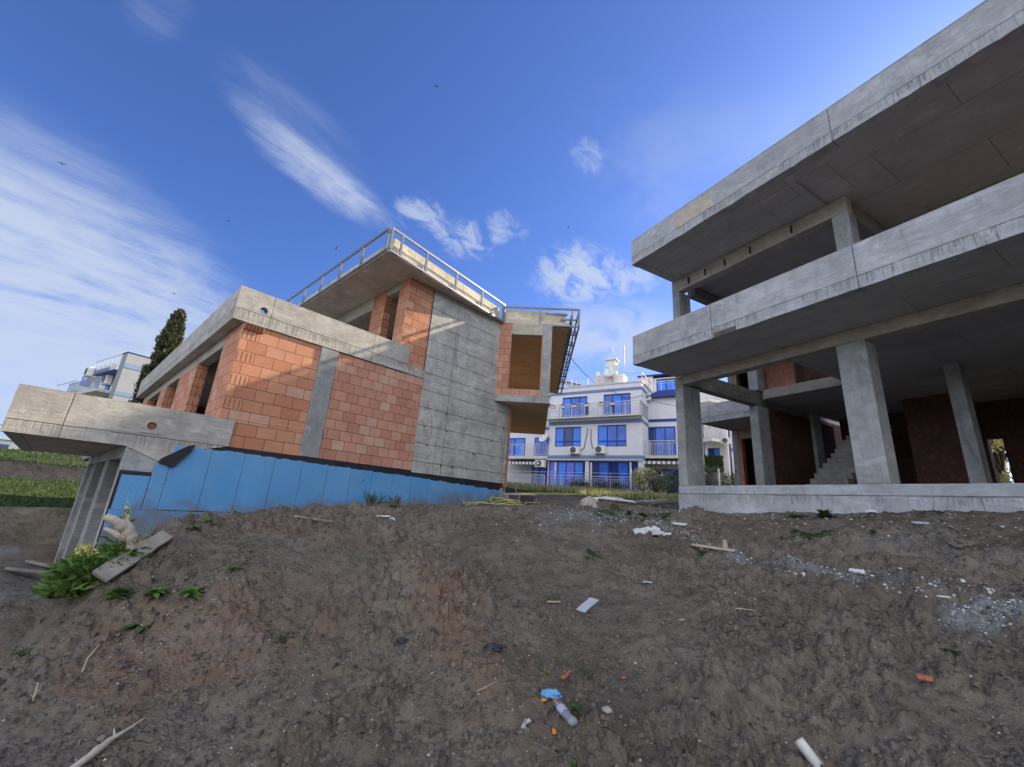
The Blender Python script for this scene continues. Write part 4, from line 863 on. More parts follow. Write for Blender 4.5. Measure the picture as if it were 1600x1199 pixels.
# things fixed to the facade
def acunit(loc, label, az=FA.az, s=1.0):
    t = thing('air_conditioner', label, 'air conditioner', loc, az, 'air conditioner units on the apartment walls'); f = Frame(loc, az)
    b = MB(f); b.box(-0.41*s, 0.41*s, -0.16, 0.16, 0, 0.55*s); b.box(-0.35*s, -0.30*s, -0.14, 0.3, -0.06, -0.001); b.box(0.30*s, 0.35*s, -0.14, 0.3, -0.06, -0.001); b.build('case', M['white'], t, 0.015)
    b = MB(f); b.lathe((-0.08*s, -0.161, 0.28*s), [(0, 0.0), (0.006, 0.21*s), (0.012, 0.23*s), (0, 0.24*s)], 20, axis=(0, -1, 0), smooth=False)
    for k in range(5): b.bar((-0.08*s-0.2*s, -0.176, 0.10*s+0.09*s*k), (-0.08*s+0.2*s, -0.176, 0.10*s+0.09*s*k), 0.01)
    b.build('fan_grille', M['ac_dark'], t); return t
PA = lambda x, y, z: FA.M @ Vector((x, y, z))
acunit(PA(-12.28, 29.82, 4.14), 'white air conditioner under the left of the two middle floor windows')
acunit(PA(-10.30, 29.82, 4.17), 'white air conditioner under the right of the two middle floor windows')
acunit(PA(-7.35, 31.66, 8.42), 'white air conditioner high up beneath the blue sloping trim')
acunit(PA(-15.1, 29.8, 3.12), 'white air conditioner hung at the right end of the striped awning beside the left villa')
def pipe(pts, label):
    b = MB(FA); b.tube(pts, 0.022, 6); return tag(b.build('refrigerant_pipe', M['cable']), label, 'pipe', 'dark pipes of the air conditioners')
pipe([(-11.85, 29.95, 4.4), (-11.6, 29.95, 4.6), (-11.5, 29.95, 5.1), (-11.4, 29.95, 5.5), (-11.33, 29.95, 6.1)], 'dark pipe climbing the white wall from the left of the two middle units')
pipe([(-10.72, 29.95, 4.45), (-10.95, 29.95, 4.7), (-11.05, 29.95, 5.2), (-11.07, 29.95, 6.05)], 'dark pipe climbing the white wall from the right of the two middle units')
def dish(c, ax, r, label):
    ax = Vector(ax).normalized(); t = thing('satellite_dish', label, 'satellite dish', c, 0, None); f = Frame(); c = Vector(c)
    b = MB(); pr = [(-0.22*r*(1-(k/8)**2), r*k/8) for k in range(9)]
    b.lathe(c, pr, 24, axis=ax); b.lathe(c-ax*0.012, [(h, q) for h, q in reversed(pr)], 24, axis=ax); b.build('reflector', M['white'], t)
    b = MB(); b.tube([c-Vector((0, 0, 0.9*r)), c+ax*0.8*r+Vector((0, 0, -0.2*r))], 0.02, 6); b.tube([c-ax*0.2, c-ax*0.25-Vector((0, 0, r*1.3))], 0.035, 6); b.lathe(c+ax*0.8*r-Vector((0, 0, 0.2*r)), [(-0.06, 0), (-0.06, 0.05), (0.06, 0.05), (0.06, 0)], 8, axis=ax); b.build('arm', M['rail'], t)
dax = -(FA.M.to_3x3() @ Vector((0.25, 1, -0.5)))
dish(PA(-14.9, 29.7, 5.45), dax, 0.42, 'white satellite dish on a wall bracket beside the left balcony')
dish(PA(-9.6, 30.2, 10.62), dax, 0.62, 'large white satellite dish on the flat roof in front of the chimney')
proto = None
for i, x in enumerate((-14.0, -13.15, -12.2, -11.2, -10.05, -9.2)):
    loc = PA(x, 29.28, 7.62); lab = ['first', 'second', 'third', 'fourth', 'fifth', 'sixth'][i]+' planter box from the left on the top balcony rail'
    if proto is None:
        proto = thing('planter_box', lab, 'planter', loc, FA.az, 'planter boxes hung on the top balcony rail'); f = Frame(loc, FA.az)
        b = MB(f); b.vprism([(-0.16, 0), (0.16, 0), (0.2, 0.16), (-0.2, 0.16)], -0.09, 0.09); b.build('box', M['offwhite'], proto)
        b = MB(f)
        for k in range(60):
            p = Vector((random.uniform(-.17, .17), random.uniform(-.07, .07), random.uniform(0.14, 0.30))); q = Vector((random.uniform(-1, 1), random.uniform(-1, 1), 1)).normalized()*0.07; r = Vector((random.uniform(-1, 1), random.uniform(-1, 1), 0))*0.03
            b.face([p-r, p+r, p+q])
        b.build('plant', M['leaf'], proto)
    else:
        c = proto.copy(); SC.collection.objects.link(c); c.location = loc; c['label'] = lab
        for ch in proto.children: d = ch.copy(); SC.collection.objects.link(d); d.parent = c
for i, (x, dx) in enumerate(((-11.15, 0), (-9.15, 0.03))):
    b = MB(FA); b.face([(x-0.09, 29.31, 7.85), (x+0.09, 29.31, 7.85), (x+0.12, 29.29, 7.0), (x-0.05, 29.29, 7.0)]); b.face([(x+0.10, 29.30, 7.85), (x-0.09, 29.325, 7.85), (x-0.05, 29.32, 7.0), (x+0.12, 29.31, 7.0)])
    tag(b.build('towel', M['bag']), ['dark cloth hanging on the top balcony rail between the two windows', 'dark cloth hanging on the top balcony rail before the right window'][i], 'cloth', 'cloths on the balcony rail')
b = MB(FA); b.lathe((-15.2, 30.4, 8.2), [(0, 0.65), (0.12, 0.5), (0.28, 0.0)], 10); b.tube([(-15.2, 30.4, 6.9), (-15.2, 30.4, 8.3)], 0.025, 6)
tag(b.build('parasol', M['blue_trim']), 'small dark blue parasol at the left end of the top balcony', 'parasol')
# second block, sunlit, seen through the frame of the right villa
AC_ = thing('apartment_building', 'sunlit cream apartment block with angled balconies seen through the right villa frame', 'apartment block', PA(0, 38, 1.0), FA.az); B2 = AP(AC_)
B2('wall', M['render_s'], lambda b: wall_holes(b, -4.7, -2.4, 38.6, 38.9, 0.4, 11, [(-4.0, -3.1, 4.95, 5.85)]))
B2('wall', M['render_w'], lambda b: b.box(-2.39, -0.9, 38.2, 38.5, 0.4, 11))
B2('band', M['render_b'], lambda b: b.box(-2.38, -0.9, 38.16, 38.198, 5.5, 5.75))
window(B2, -4.0, -3.1, 4.95, 5.85, 38.7, ['pane_c', 'pane_b'])
for z in (6.3, 9.6):
    B2('balcony', M['white'], lambda b: b.prism([(-4.3, 38.58), (-4.3, 37.4), (-3.5, 37.1), (-2.75, 37.9), (-2.7, 38.58)], z-0.12, z+0.12))
    def rr_(b):
        P = [(-4.3, 37.45), (-3.5, 37.15), (-2.8, 37.9)]
        for i in range(2):
            a, c = Vector((*P[i], z+1.0)), Vector((*P[i+1], z+1.0)); b.bar(a, c, 0.05); b.bar(a-Vector((0, 0, .85)), c-Vector((0, 0, .85)), 0.03)
            for k in range(9): q = a+(c-a)*k/8; b.bar(q-Vector((0, 0, .88)), q, 0.035)
    B2('railing', M['rail'], rr_)
B2('drainpipe', M['blue_trim'], lambda b: b.tube([(-2.3, 38.1, 1), (-2.3, 38.1, 9)], 0.06, 8)); B2('drainpipe', M['blue_trim'], lambda b: b.tube([(-4.2, 37.9, 1), (-4.2, 37.9, 9)], 0.05, 8))
B2('garden_wall', M['white'], lambda b: b.box(-4.3, -2.5, 36.2, 36.4, 3.35, 3.62), 0.01)
B2('garden_wall', M['offwhite'], lambda b: b.box(-4.3, -2.5, 36.25, 36.4, 0.4, 3.34), 0.01)
k_ = 1.158; AC_.scale = (k_,)*3; AC_.location = Vector(AC_.location)*k_
acunit(PA(-2.55, 37.8, 6.05)*k_, 'white air conditioner at the corner of the sunlit angled balcony')
# unseen tower added behind the right villa to shade the left facade
TB = thing('apartment_building', 'unseen white apartment tower added behind the right villa to shade the left villa', 'apartment block', PA(5, 36, 0.5), FA.az); B3 = AP(TB)
B3('wall', M['render_s'], lambda b: b.box(0.8, 11.5, 34, 41, -1, 19.4)); B3('roof', M['offwhite'], lambda b: b.box(0.6, 11.7, 33.85, 41.2, 19.405, 19.56))
for fl in range(6):
    for k in range(4): window(B3, 1.8+2.4*k, 3.1+2.4*k, 1.9+2.95*fl, 3.4+2.95*fl, 33.96, ['pane_a', 'pane_b'])
# far left block
FD = Frame((-27.6, 28.9, 0), R(-31.45)); FA_keep = FA
AD = thing('apartment_building', 'distant pale blue and grey apartment block behind the left villa and the cypress', 'apartment block', FD.M @ Vector((-3, 3, 0.5)), FD.az)
def Dd(name, m, fn, bv=0): b = MB(FD); fn(b); return b.build(name, m, AD, bv)
M['render_g_shaded'] = plain('grey_wall_render_shaded', (0.26, 0.28, 0.31), 0.85, 0, 0.05, 0.002, 2.0)  # grey deepened to carry the shade on this end wall
Dd('wall', M['render_g_shaded'], lambda b: b.box(-0.9, 0, 0, 9, 0, 8.7), 0.01)
Dd('wall', M['render_w'], lambda b: b.box(-8.1, -0.902, 0.55, 9, 0, 7.5))
Dd('wall', M['render_w'], lambda b: b.box(-8.1, -3.05, 0.1, 9, 7.502, 8.3))
Dd('wall', M['render_s'], lambda b: b.box(-6.5, -0.95, 3, 9, 8.31, 9.4)); Dd('wall', M['render_s'], lambda b: b.box(-3.04, -2.0, 0.4, 2.9, 7.51, 8.35))
Dd('band', M['render_b'], lambda b: (b.box(0.002, 0.03, 0, 9, 7.6, 7.95), b.box(0.002, 0.03, 0, 9, 5.6, 5.9), b.box(-7.0, -3.1, 0.06, 0.098, 7.75, 8.0)))
Dd('cornice', M['blue_trim'], lambda b: (b.box(-0.92, 0.03, -0.03, 9, 8.705, 8.78), b.box(-5.2, -0.91, -0.2, 0.54, 7.45, 7.50)))
Dd('bay', M['blue_trim'], lambda b: b.box(-10.6, -8.11, 0.5, 2, 7.3, 8.2)); Dd('window', M['pane_a'], lambda b: b.box(-10.3, -9.0, 0.46, 0.499, 7.4, 8.0))
Dd('balcony', M['offwhite'], lambda b: (b.box(-7.6, -0.92, -0.75, 0.54, 5.75, 5.95), b.box(-12.5, -7.61, -0.4, 0.9, 6.2, 6.45)))
def dr(b):
    b.bar((-7.6, -0.7, 6.8), (-1, -0.7, 6.8), 0.05); b.bar((-12.5, -0.4, 7.2), (-7.6, -0.4, 7.2), 0.05)
    for k in range(34): b.bar((-7.6+0.2*k, -0.7, 5.95), (-7.6+0.2*k, -0.7, 6.8), 0.025)
    b.bar((-7.5, 0.3, 8.95), (-2, 0.3, 8.95), 0.06); [b.bar((-7.5+0.9*k, 0.3, 8.3), (-7.5+0.9*k, 0.3, 8.95), 0.05) for k in range(7)]
    b.bar((0, 0.2, 9.3), (0, 9, 10.4), 0.04); [b.bar((0, 1+2*k, 8.8), (0, 1+2*k, 9.4+0.25*k), 0.03) for k in range(4)]
Dd('railing', M['rail'], dr)
for x in (-6.9, -4.3):
    b = MB(FD); b.box(x, x+0.9, 0.50, 0.549, 5.96, 7.3); w_ = b.build('window', M['blue_trim'], AD); b = MB(FD); b.box(x+0.08, x+0.82, 0.48, 0.499, 6.05, 7.22); b.build('pane', M['pane_b'], w_)
Dd('drainpipe', M['white'], lambda b: b.tube([(-1.1, 0.4, 7.4), (-1.15, 0.4, 6.4), (-1.1, 0.4, 6.1), (-1.1, 0.4, 3)], 0.07, 8))
acunit(FD.M @ Vector((-6.6, -0.12, 7.55)), 'grey air conditioner on the distant far left block, left one', FD.az, 1.25)
acunit(FD.M @ Vector((-3.6, 0.3, 6.75)), 'grey air conditioner on the distant far left block, right one under the eave', FD.az, 1.25)
# low glasshouse like building on the skyline at the left
FG = Frame((-52, 52, 0), R(46.3))
GT = thing('low_building', 'long low white building with blue trim on the far skyline at the left edge', 'building', FG.M @ Vector((0, 0, 1.2)), FG.az)
b = MB(FG); b.box(-14, 7, 0, 8, -1.0, 3.3); b.build('wall', M['white'], GT); b = MB(FG); b.box(-14.2, 7.2, -0.3, 8.2, 3.305, 3.4); b.build('roof', M['offwhite'], GT)
for k in range(7): b = MB(FG); b.box(-12+2.7*k, -10.6+2.7*k, -0.06, -0.005, 2.3, 2.8); b.build('window', M['pane_c'], GT)
# ------------------------------------------------------------------ fences and cables
def fpost(x, y, zt, label):
    p = PA(x, y, 0); z = GZ(p.x, p.y); b = MB(); b.tube([(p.x, p.y, z-0.2), (p.x, p.y, zt)], 0.055, 8)
    return tag(single(b.build('fence_post', M['offwhite']), (p.x, p.y, z)), label, 'fence post', 'white posts along the apartment garden')
fpost(-12.05, 26, 3.05, 'white fence post nearest the left villa'); fpost(-9.55, 26, 3.05, 'white fence post in front of the dark blue glazing'); fpost(-7.05, 26, 3.1, 'white fence post beside the dry hedge'); fpost(-2.3, 27, 2.9, 'white post by the olive bush seen through the right villa')
b = MB(FA); b.bar((-17, 26, 2.42), (-7.05, 26, 2.42), 0.03); b.bar((-11.0, 26, 1.0), (-11.0, 26, 2.42), 0.03); b.bar((-8.3, 26, 1.0), (-8.3, 26, 2.42), 0.03)
tag(b.build('fence_rail', M['rail']), 'thin steel rail running between the white fence posts', 'fence rail')
def cable(pts, label, r=0.012, sag=0.4):
    P = [Vector(p) for p in pts]; out = []
    for i in range(len(P)-1):
        for k in range(10): t = k/10; q = P[i].lerp(P[i+1], t); q.z -= sag*4*t*(1-t); out.append(q)
    out.append(P[-1]); b = MB(); b.tube(out, r, 5); o = b.build('cable', M['cable']); return tag(o, label, 'cable', 'overhead cables')
cable([FM.M @ Vector((2.6, 4, 6.6)), PA(-9.5, 29.8, 9.0), PA(-7.3, 29.9, 8.4), PA(-3.5, 31.8, 7.9)], 'black overhead cable from the roof rails to the blue windowed block', 0.016)
cable([(-60, 40, 3.0), (-21.4, 18.0, 1.85), FL.M @ Vector((-0.3, 17.5, 1.25))], 'thin cable reaching the balcony from the far left', 0.012, 0.1)
# ------------------------------------------------------------------ plants
def leaf_quad(b, p, d, n, l, w, mat=0, bend=0.3):
    d = d.normalized(); s = d.cross(n)
    if s.length < 1e-3: s = Vector((1, 0, 0))
    s.normalize(); up = s.cross(d)
    m1 = p+d*l*0.5+up*l*bend*0.25; e = p+d*l-up*l*bend*0.25
    b.face([p-s*w*0.12, p+s*w*0.12, m1+s*w*0.5, m1-s*w*0.5], mat, uv=[(0, 0)]*4); b.face([m1-s*w*0.5, m1+s*w*0.5, e], mat, uv=[(0, 0)]*3)
def rv(a=1): return Vector((random.gauss(0, 1), random.gauss(0, 1), random.gauss(0, 1))).normalized()*a
def rosette(x, y, r, n, label, mat='leaf', h=0.6, w=0.32, cat='weed', grp='leafy weeds on the slope', up=0.45):
    z = GZ(x, y); b = MB(); c = Vector((x, y, z-0.01))
    for k in range(n):
        a = random.uniform(0, 6.28); e = random.uniform(0.1, 1.0)*up*2; d = Vector((math.cos(a), math.sin(a), e)); l = r*random.uniform(0.55, 1.1)
        leaf_quad(b, c+rv(r*0.08), d, Vector((0, 0, 1)), l, l*w, bend=h)
    return tag(single(b.build('weed', M[mat], merge=False), c), label, cat, grp)
def tuft(x, y, r, n, label, mat='grass', cat='grass tuft', hh=1.0):
    z = GZ(x, y); b = MB(); c = Vector((x, y, z-0.01))
    for k in range(n):
        a = random.uniform(0, 6.28); q = random.random()**0.5*r*0.5; d = Vector((math.cos(a)*0.5, math.sin(a)*0.5, 1)); leaf_quad(b, c+Vector((math.cos(a)*q, math.sin(a)*q, 0)), d+rv(0.3), rv(), r*hh*random.uniform(0.5, 1.1), r*0.05, bend=0.8)
    return tag(single(b.build('grass_tuft', M[mat], merge=False), c), label, cat, 'small tufts on the slope')
random.seed(21)
rosette(-3.83, 4.77, 0.20, 42, 'upright leafy weed just below the grey plank end', up=0.9)
rosette(-3.47, 4.79, 0.19, 40, 'bright green weed right of the one below the plank'); rosette(-3.17, 4.88, 0.19, 34, 'dark green weed cluster third from the left below the plank')
rosette(-3.02, 5.26, 0.14, 24, 'small weed highest on the left slope'); rosette(-3.28, 4.49, 0.20, 30, 'flat dark weed lying under the three leafy ones', 'leaf_dark', up=0.15)
rosette(-1.91, 4.36, 0.11, 18, 'small grey green weed alone in the middle of the slope', 'leaf_dark'); rosette(-4.16, 4.35, 0.16, 20, 'dark weed at the left edge of the mound', 'leaf_dark')
rosette(5.67, 7.67, 0.24, 60, 'bushy weed at the foot of the plinth below the wide column', 'leaf_dark', up=0.7); rosette(3.05, 9.61, 0.2, 36, 'weed on the pale rubble in the middle distance', 'leaf_dark')
rosette(5.35, 7.95, 0.22, 30, 'low weed left of the bushy one at the plinth', 'leaf_dark', up=0.2)
rosette(2.85, 9.9, 0.16, 24, 'smaller weed behind the one on the pale rubble', 'leaf_dark')
tuft(0.67, 5.48, 0.13, 26, 'small grass tuft beside the short pale stick'); tuft(0.8, 4.1, 0.12, 30, 'grass tuft right of the red clay shard'); rosette(0.46, 4.11, 0.07, 12, 'tiny weed left of the red clay shard')
tuft(0.62, 4.25, 0.10, 22, 'grass tuft behind the red clay shard'); rosette(0.95, 4.02, 0.05, 8, 'tiny two leaved sprout near the grass tufts'); tuft(1.05, 5.3, 0.08, 10, 'thin tuft at the edge of the grey board')
rosette(5.16, 6.09, 0.12, 16, 'weed in the bank halfway up the right slope'); rosette(0.51, 4.95, 0.09, 12, 'little weed above the centre of the slope'); tuft(2.7, 6.1, 0.12, 20, 'sparse tuft right of the centre path'); tuft(2.3, 5.5, 0.12, 20, 'sparse tuft beside the white scrap')
tuft(-2.99, 10.28, 0.42, 46, 'tall grass tuft against the blue boards, left one', 'leaf_dark', hh=1.0); tuft(-2.62, 10.50, 0.30, 34, 'shorter tuft against the blue boards, right one', 'leaf_dark')
rosette(-2.55, 10.42, 0.2, 24, 'leafy weed at the foot of the blue boards'); tuft(-0.9, 12.0, 0.3, 20, 'dry stalk before the muddy blue boards', 'grass_dry_lit', hh=1.1)
rosette(-4.2, 6.15, 0.15, 22, 'weed at the top end of the grey plank'); rosette(-4.3, 6.6, 0.16, 22, 'weed sprouting on the mound crest before the boards', up=0.8); rosette(-4.35, 5.75, 0.16, 24, 'weed between the stump and the plank', 'leaf_dark')
rosette(0.6, 3.45, 0.10, 14, 'small weed right of the plastic bottle', 'leaf_dark'); rosette(0.55, 3.12, 0.06, 10, 'tiny weed below the plastic bottle'); rosette(3.9, 4.0, 0.1, 14, 'brown green weed on the loose clods at the right', 'leaf_dark')
# flowering clump on the left shoulder of the mound
def clump(x, y, z0, r, h, n, nf, label):
    t = thing('flowering_plant', label, 'plant', (x, y, z0), 0, 'yellow flowering plants beside the stump'); b = MB(); fb = MB(); c = Vector((x, y, z0)); st = MB()
    for k in range(n):
        a = random.uniform(0, 6.28); q = random.random()**0.6*r; hz = random.random()*h*(1-0.4*(q/r))
        p = c+Vector((math.cos(a)*q, math.sin(a)*q, hz)); d = Vector((math.cos(a), math.sin(a), random.uniform(0.1, 1.0)))
        l = random.uniform(0.07, 0.17)*(1.2 if hz < h*0.5 else 0.8); leaf_quad(b, p, d+rv(0.5), rv()+Vector((0, 0, 1)), l, l*0.38)
    for k in range(nf):
        a = random.uniform(0, 6.28); q = random.random()**0.5*r*0.8; p = c+Vector((math.cos(a)*q, math.sin(a)*q, h*random.uniform(0.85, 1.15)))
        st.tube([c+Vector((math.cos(a)*q*0.6, math.sin(a)*q*0.6, h*0.3)), p], 0.006, 4)
        for j in range(7): e = p+rv(0.035); leaf_quad(fb, e, rv()+Vector((0, 0, 0.6)), rv(), 0.035, 0.025)
    b.build('foliage', M['leaf'], t, merge=False); fb.build('flower', M['flower'], t, merge=False); st.build('stem', M['leaf'], t, merge=False); return t
clump(-4.34, 5.32, -1.02, 0.16, 0.36, 460, 8, 'yellow flowering leafy plant nearest the bleached stump'); clump(-4.56, 5.10, -1.16, 0.17, 0.36, 480, 9, 'yellow flowering leafy plant at the left end of the clump')
clump(-4.50, 4.92, -1.22, 0.15, 0.14, 220, 0, 'low leafy plant spreading down the mound below the yellow flowers'); clump(-4.52, 5.42, -1.0, 0.08, 0.62, 50, 4, 'tall thin yellow flowering stalk in front of the concrete fins')
clump(-4.42, 5.12, -1.1, 0.16, 0.24, 320, 0, 'dark leafy plant filling the gap left of the plank')
# hedge, shrubs, long grass by the apartments
def shrub(loc, rx, ry, h, n, mat, label, name='shrub', lf=0.12, grp=None, seed=0):
    rs = random.Random(seed); t = thing(name, label, 'shrub', loc, 0, grp); b = MB(); c = Vector(loc); s = MB()
    cl = [(Vector((rs.uniform(-rx, rx)*0.7, rs.uniform(-ry, ry)*0.7, h*rs.uniform(0.25, 0.85))), rs.uniform(0.25, 0.5)) for _ in range(14)]
    for q, _ in cl: s.tube([c+Vector((q.x*0.25, q.y*0.25, 0)), c+q*0.6+Vector((0, 0, 0.0)), c+q], [0.03, 0.02, 0.008], 5)
    for k in range(n):
        q, r_ = rs.choice(cl); v = Vector((rs.gauss(0, 1)*rx, rs.gauss(0, 1)*ry, rs.gauss(0, 1)*h*0.5)); v = v.normalized()*v.length**0.3*r_*min(1.0, max(rx, ry, h))
        p = c+q+v
        if p.z < c.z: continue
        l = lf*rs.uniform(0.6, 1.2); leaf_quad(b, p, Vector((rs.gauss(0, 1), rs.gauss(0, 1), rs.gauss(0, 1)+0.5)), Vector((rs.gauss(0, 1), rs.gauss(0, 1), 1)), l, l*0.45)
    s.build('stem', M['bark'], t); b.build('foliage', M[mat], t, merge=False); return t
def gpos(x, y): p = PA(x, y, 0); return Vector((p.x, p.y, GZ(p.x, p.y)))
for i, x in enumerate((-6.6, -5.8, -5.0)): shrub(gpos(x, 27.0), 0.55, 0.4, 1.6, 1500, 'grass_dry_lit' if i < 1 else 'olive', ['dry yellowish hedge bush beside the third white post', 'dry hedge bush in the middle, below the striped awning', 'hedge bush half hidden by the right villa corner column'][i], grp='hedge bushes by the garden fence', seed=i)
for i, x in enumerate((-10.6, -9.3, -8.2, -11.3)): shrub(gpos(x, 27.6), 0.6, 0.4, 0.75 if i < 3 else 0.9, 900, 'leaf_dark', ['low dark green bush behind the rail, left of the middle post', 'low dark green bush right of the middle post', 'low dark green bush near the third post', 'upright dark green bush where the rail is crossed by a thin post'][i], grp='low bushes by the garden fence', lf=0.09, seed=10+i)
shrub(gpos(-2.9, 28.5), 0.9, 0.7, 1.9, 3600, 'olive', 'silvery olive bush seen through the right villa between its columns', 'olive_bush', 0.11, seed=20)
shrub(gpos(-1.7, 29.5), 0.8, 0.7, 1.6, 1400, 'leaf_dark', 'dark bush right of the white post seen through the right villa', seed=21)
b = MB(FA); b.box(-4.95, -3.2, 41.6, 41.75, 4.2, 5.55)
for k in range(3000):
    p = Vector((random.uniform(-5.0, -3.15), 41.58, random.uniform(4.2, 5.6))); leaf_quad(b, p, rv(), Vector((0, -1, 0)), 0.14, 0.08)
tag(b.build('clipped_hedge', M['leaf_dark'], merge=False), 'dark clipped hedge above the low white garden wall of the sunlit block', 'hedge')
# tree glimpsed through the window opening in the rear wall of the right villa
def tree(loc, h, r, n, label, mat='leaf', seed=3, grp=None):
    rs = random.Random(seed); t = thing('tree', label, 'tree', loc, 0, grp); c = Vector(loc); tr = MB(); cr = MB()
    tr.tube([c-Vector((0, 0, .3)), c+Vector((0.1, 0, h*0.3)), c+Vector((0.15, 0.1, h*0.7))], [h*0.035, h*0.028, h*0.012], 8); cl = []
    for k in range(26):
        a = rs.uniform(0, 6.28); e = rs.uniform(0.25, 1.0); q = Vector((math.cos(a)*r*rs.uniform(.3, .85), math.sin(a)*r*rs.uniform(.3, .85), h*(0.3+0.62*e))); cl.append((q, r*rs.uniform(0.22, 0.42)))
        tr.tube([c+Vector((0.1, 0, h*rs.uniform(.28, .6))), c+q], [h*0.014, h*0.004], 5)
    for k in range(n):
        q, s_ = rs.choice(cl); v = Vector((rs.gauss(0, 1), rs.gauss(0, 1), rs.gauss(0, 1))); v = v.normalized()*rs.random()**0.4*s_; l = 0.22*rs.uniform(.6, 1.2)
        leaf_quad(cr, c+q+v, Vector((rs.gauss(0, 1), rs.gauss(0, 1), rs.gauss(0, 1))), Vector((0, 0, 1)), l, l*0.5)
    tr.build('trunk', M['bark'], t); cr.build('crown', M[mat], t, merge=False); return t
p = FR.M @ Vector((-5.0, 24, 0)); p.z = GZ(p.x, p.y); shrub(p, 2.0, 1.4, 4.2, 5000, 'grass_dry_lit', 'yellow green bush filling the narrow rear opening of the right villa', lf=0.16, seed=40)
for i, (u_, v_) in enumerate(((6.2, 29), (8.0, 31))):
    p = FR.M @ Vector((-u_, v_, 0)); p.z = GZ(p.x, p.y); tree(p, 6.0, 2.6, 3500, ['green tree glimpsed through the narrow rear opening of the right villa', 'green tree behind the right villa, hidden by its rear wall'][i], 'grass_dry_lit' if i == 0 else 'leaf', seed=30+i)
# cypress
def cypress(loc, h, r, n):
    rs = random.Random(8); t = thing('cypress_tree', 'tall dark green cypress tree behind the left villa', 'tree', loc); c = Vector(loc); tr = MB(); cr = MB()
    tr.tube([c-Vector((0, 0, .5)), c+Vector((0, 0, h*0.9))], [0.16, 0.03], 8); tr.build('trunk', M['bark'], t)
    cl = []
    for k in range(700):
        e = rs.random(); prof = (math.sin(min(1, e*1.9+0.15)*math.pi/2))*(1-e)**0.62*1.25; a = rs.uniform(0, 6.28); rad = r*prof*rs.random()**0.5*0.92
        cl.append((Vector((math.cos(a)*rad, math.sin(a)*rad, h*e*0.97)), (0.13+0.13*(1-e))*rs.uniform(.7, 1.3)))
    for k in range(n):
        q, s_ = rs.choice(cl); v = Vector((rs.gauss(0, .6), rs.gauss(0, .6), rs.gauss(0, 1.3))); v = v.normalized()*rs.random()**0.5*s_
        l = rs.uniform(.14, .30); o = Vector((q.x, q.y, 0)); o = o.normalized() if o.length > .01 else o
        leaf_quad(cr, c+q+v, Vector((rs.gauss(0, .35), rs.gauss(0, .35), 1.0))+o*0.45, rv(), l, l*0.33)
    cr.build('crown', M['cypress'], t, merge=False)
p = Vector((-18.3, 21.3, 0)); p.z = 0.0; cypress(p, 9.1, 1.0, 30000)
# long grass (uncountable): strip by the apartments with sunlight put in its colour, bank on the left
def grass_field(name, pts_fn, n, hmin, hmax, mats, kind='stuff', seed=0, w=0.02):
    rs = random.Random(seed); b = MB(); P = [pts_fn(rs) for _ in range(n)]; zz = ground_z([p[0] for p in P], [p[1] for p in P])
    for (x, y), z in zip(P, zz):
        h = rs.uniform(hmin, hmax); a = rs.uniform(0, 6.28); c = Vector((x, y, float(z)-0.02)); tip = c+Vector((math.cos(a)*h*0.35, math.sin(a)*h*0.35, h)); s = Vector((math.sin(a), -math.cos(a), 0))*w
        b.face([c-s, c+s, tip], rs.choice(range(len(mats))), uv=[(0, 0)]*3)
    return tag(b.build(name, mats, merge=False), kind=kind)
def strip(rs): p = PA(rs.uniform(-18, -3), 21.5+rs.random()**0.8*6.5, 0); return (p.x, p.y)
grass_field('grass', strip, 26000, 0.12, 0.40, [M['grass'], M['grass_dry_lit'], M['grass_dry_lit']], seed=1)
M['bank'] = leaf('bank_grass_blade_shaded', (0.018, 0.042, 0.012), (0.042, 0.070, 0.020), 0.12)  # darker grass, the left bank's shade put into the colour
def bankp(rs):
    while True:
        v = rs.choice((rs.uniform(22.2, 27.3), rs.uniform(28.4, 36))); u = rs.uniform(-26, 8); p = FL.M @ Vector((u, v, 0))
        if p.y > 0: return (p.x, p.y)
grass_field('grass', bankp, 42000, 0.05, 0.17, [M['bank'], M['grass'], M['bank'], M['bank']], seed=2, w=0.02)
def thin(rs):
    while True:
        x, y = rs.uniform(-2, 8), rs.uniform(4.6, 13)
        if fbm(np.array([x]), np.array([y]), 0.9, 4, 44)[0] > 0.27: return (x, y)
grass_field('grass', thin, 1500, 0.03, 0.09, [M['grass'], M['leaf_dark']], seed=3, w=0.006)
# ------------------------------------------------------------------ loose chips and clods (uncountable)
def chips(name, n, fn, smin, smax, mats, seed, kind='stuff', flat=0.5):
    rs = random.Random(seed); b = MB(); P = []
    while len(P) < n:
        q = fn(rs)
        if q: P.append(q)
    zz = ground_z([p[0] for p in P], [p[1] for p in P])
    for (x, y), z in zip(P, zz):
        s = smin+(smax-smin)*rs.random()**3; c = Vector((x, y, float(z)+s*0.12)); mt = rs.randrange(len(mats))
        A_ = Matrix.Rotation(rs.uniform(0, 6.28), 3, 'Z') @ Matrix.Rotation(rs.gauss(0, .4), 3, 'X'); k = rs.choice((5, 6, 7)); top = []; bot = []
        for i in range(k):
            a = 6.283*i/k+rs.uniform(-.3, .3); r_ = s*rs.uniform(.6, 1.1)
            top.append(c+A_ @ Vector((math.cos(a)*r_*0.75, math.sin(a)*r_*0.5, s*flat*rs.uniform(.5, 1)))); bot.append(c+A_ @ Vector((math.cos(a)*r_, math.sin(a)*r_*0.7, -s*0.3)))
        b.face(top, mt)
        for i in range(k): b.face([bot[i], bot[(i+1) % k], top[(i+1) % k], top[i]], mt)
    return tag(b.build(name, mats, merge=False), kind=kind)
M['clod_d'] = plain('dark_soil_clod', (0.105, 0.095, 0.083), 0.95, 0, 0.35, 0.01, 14)
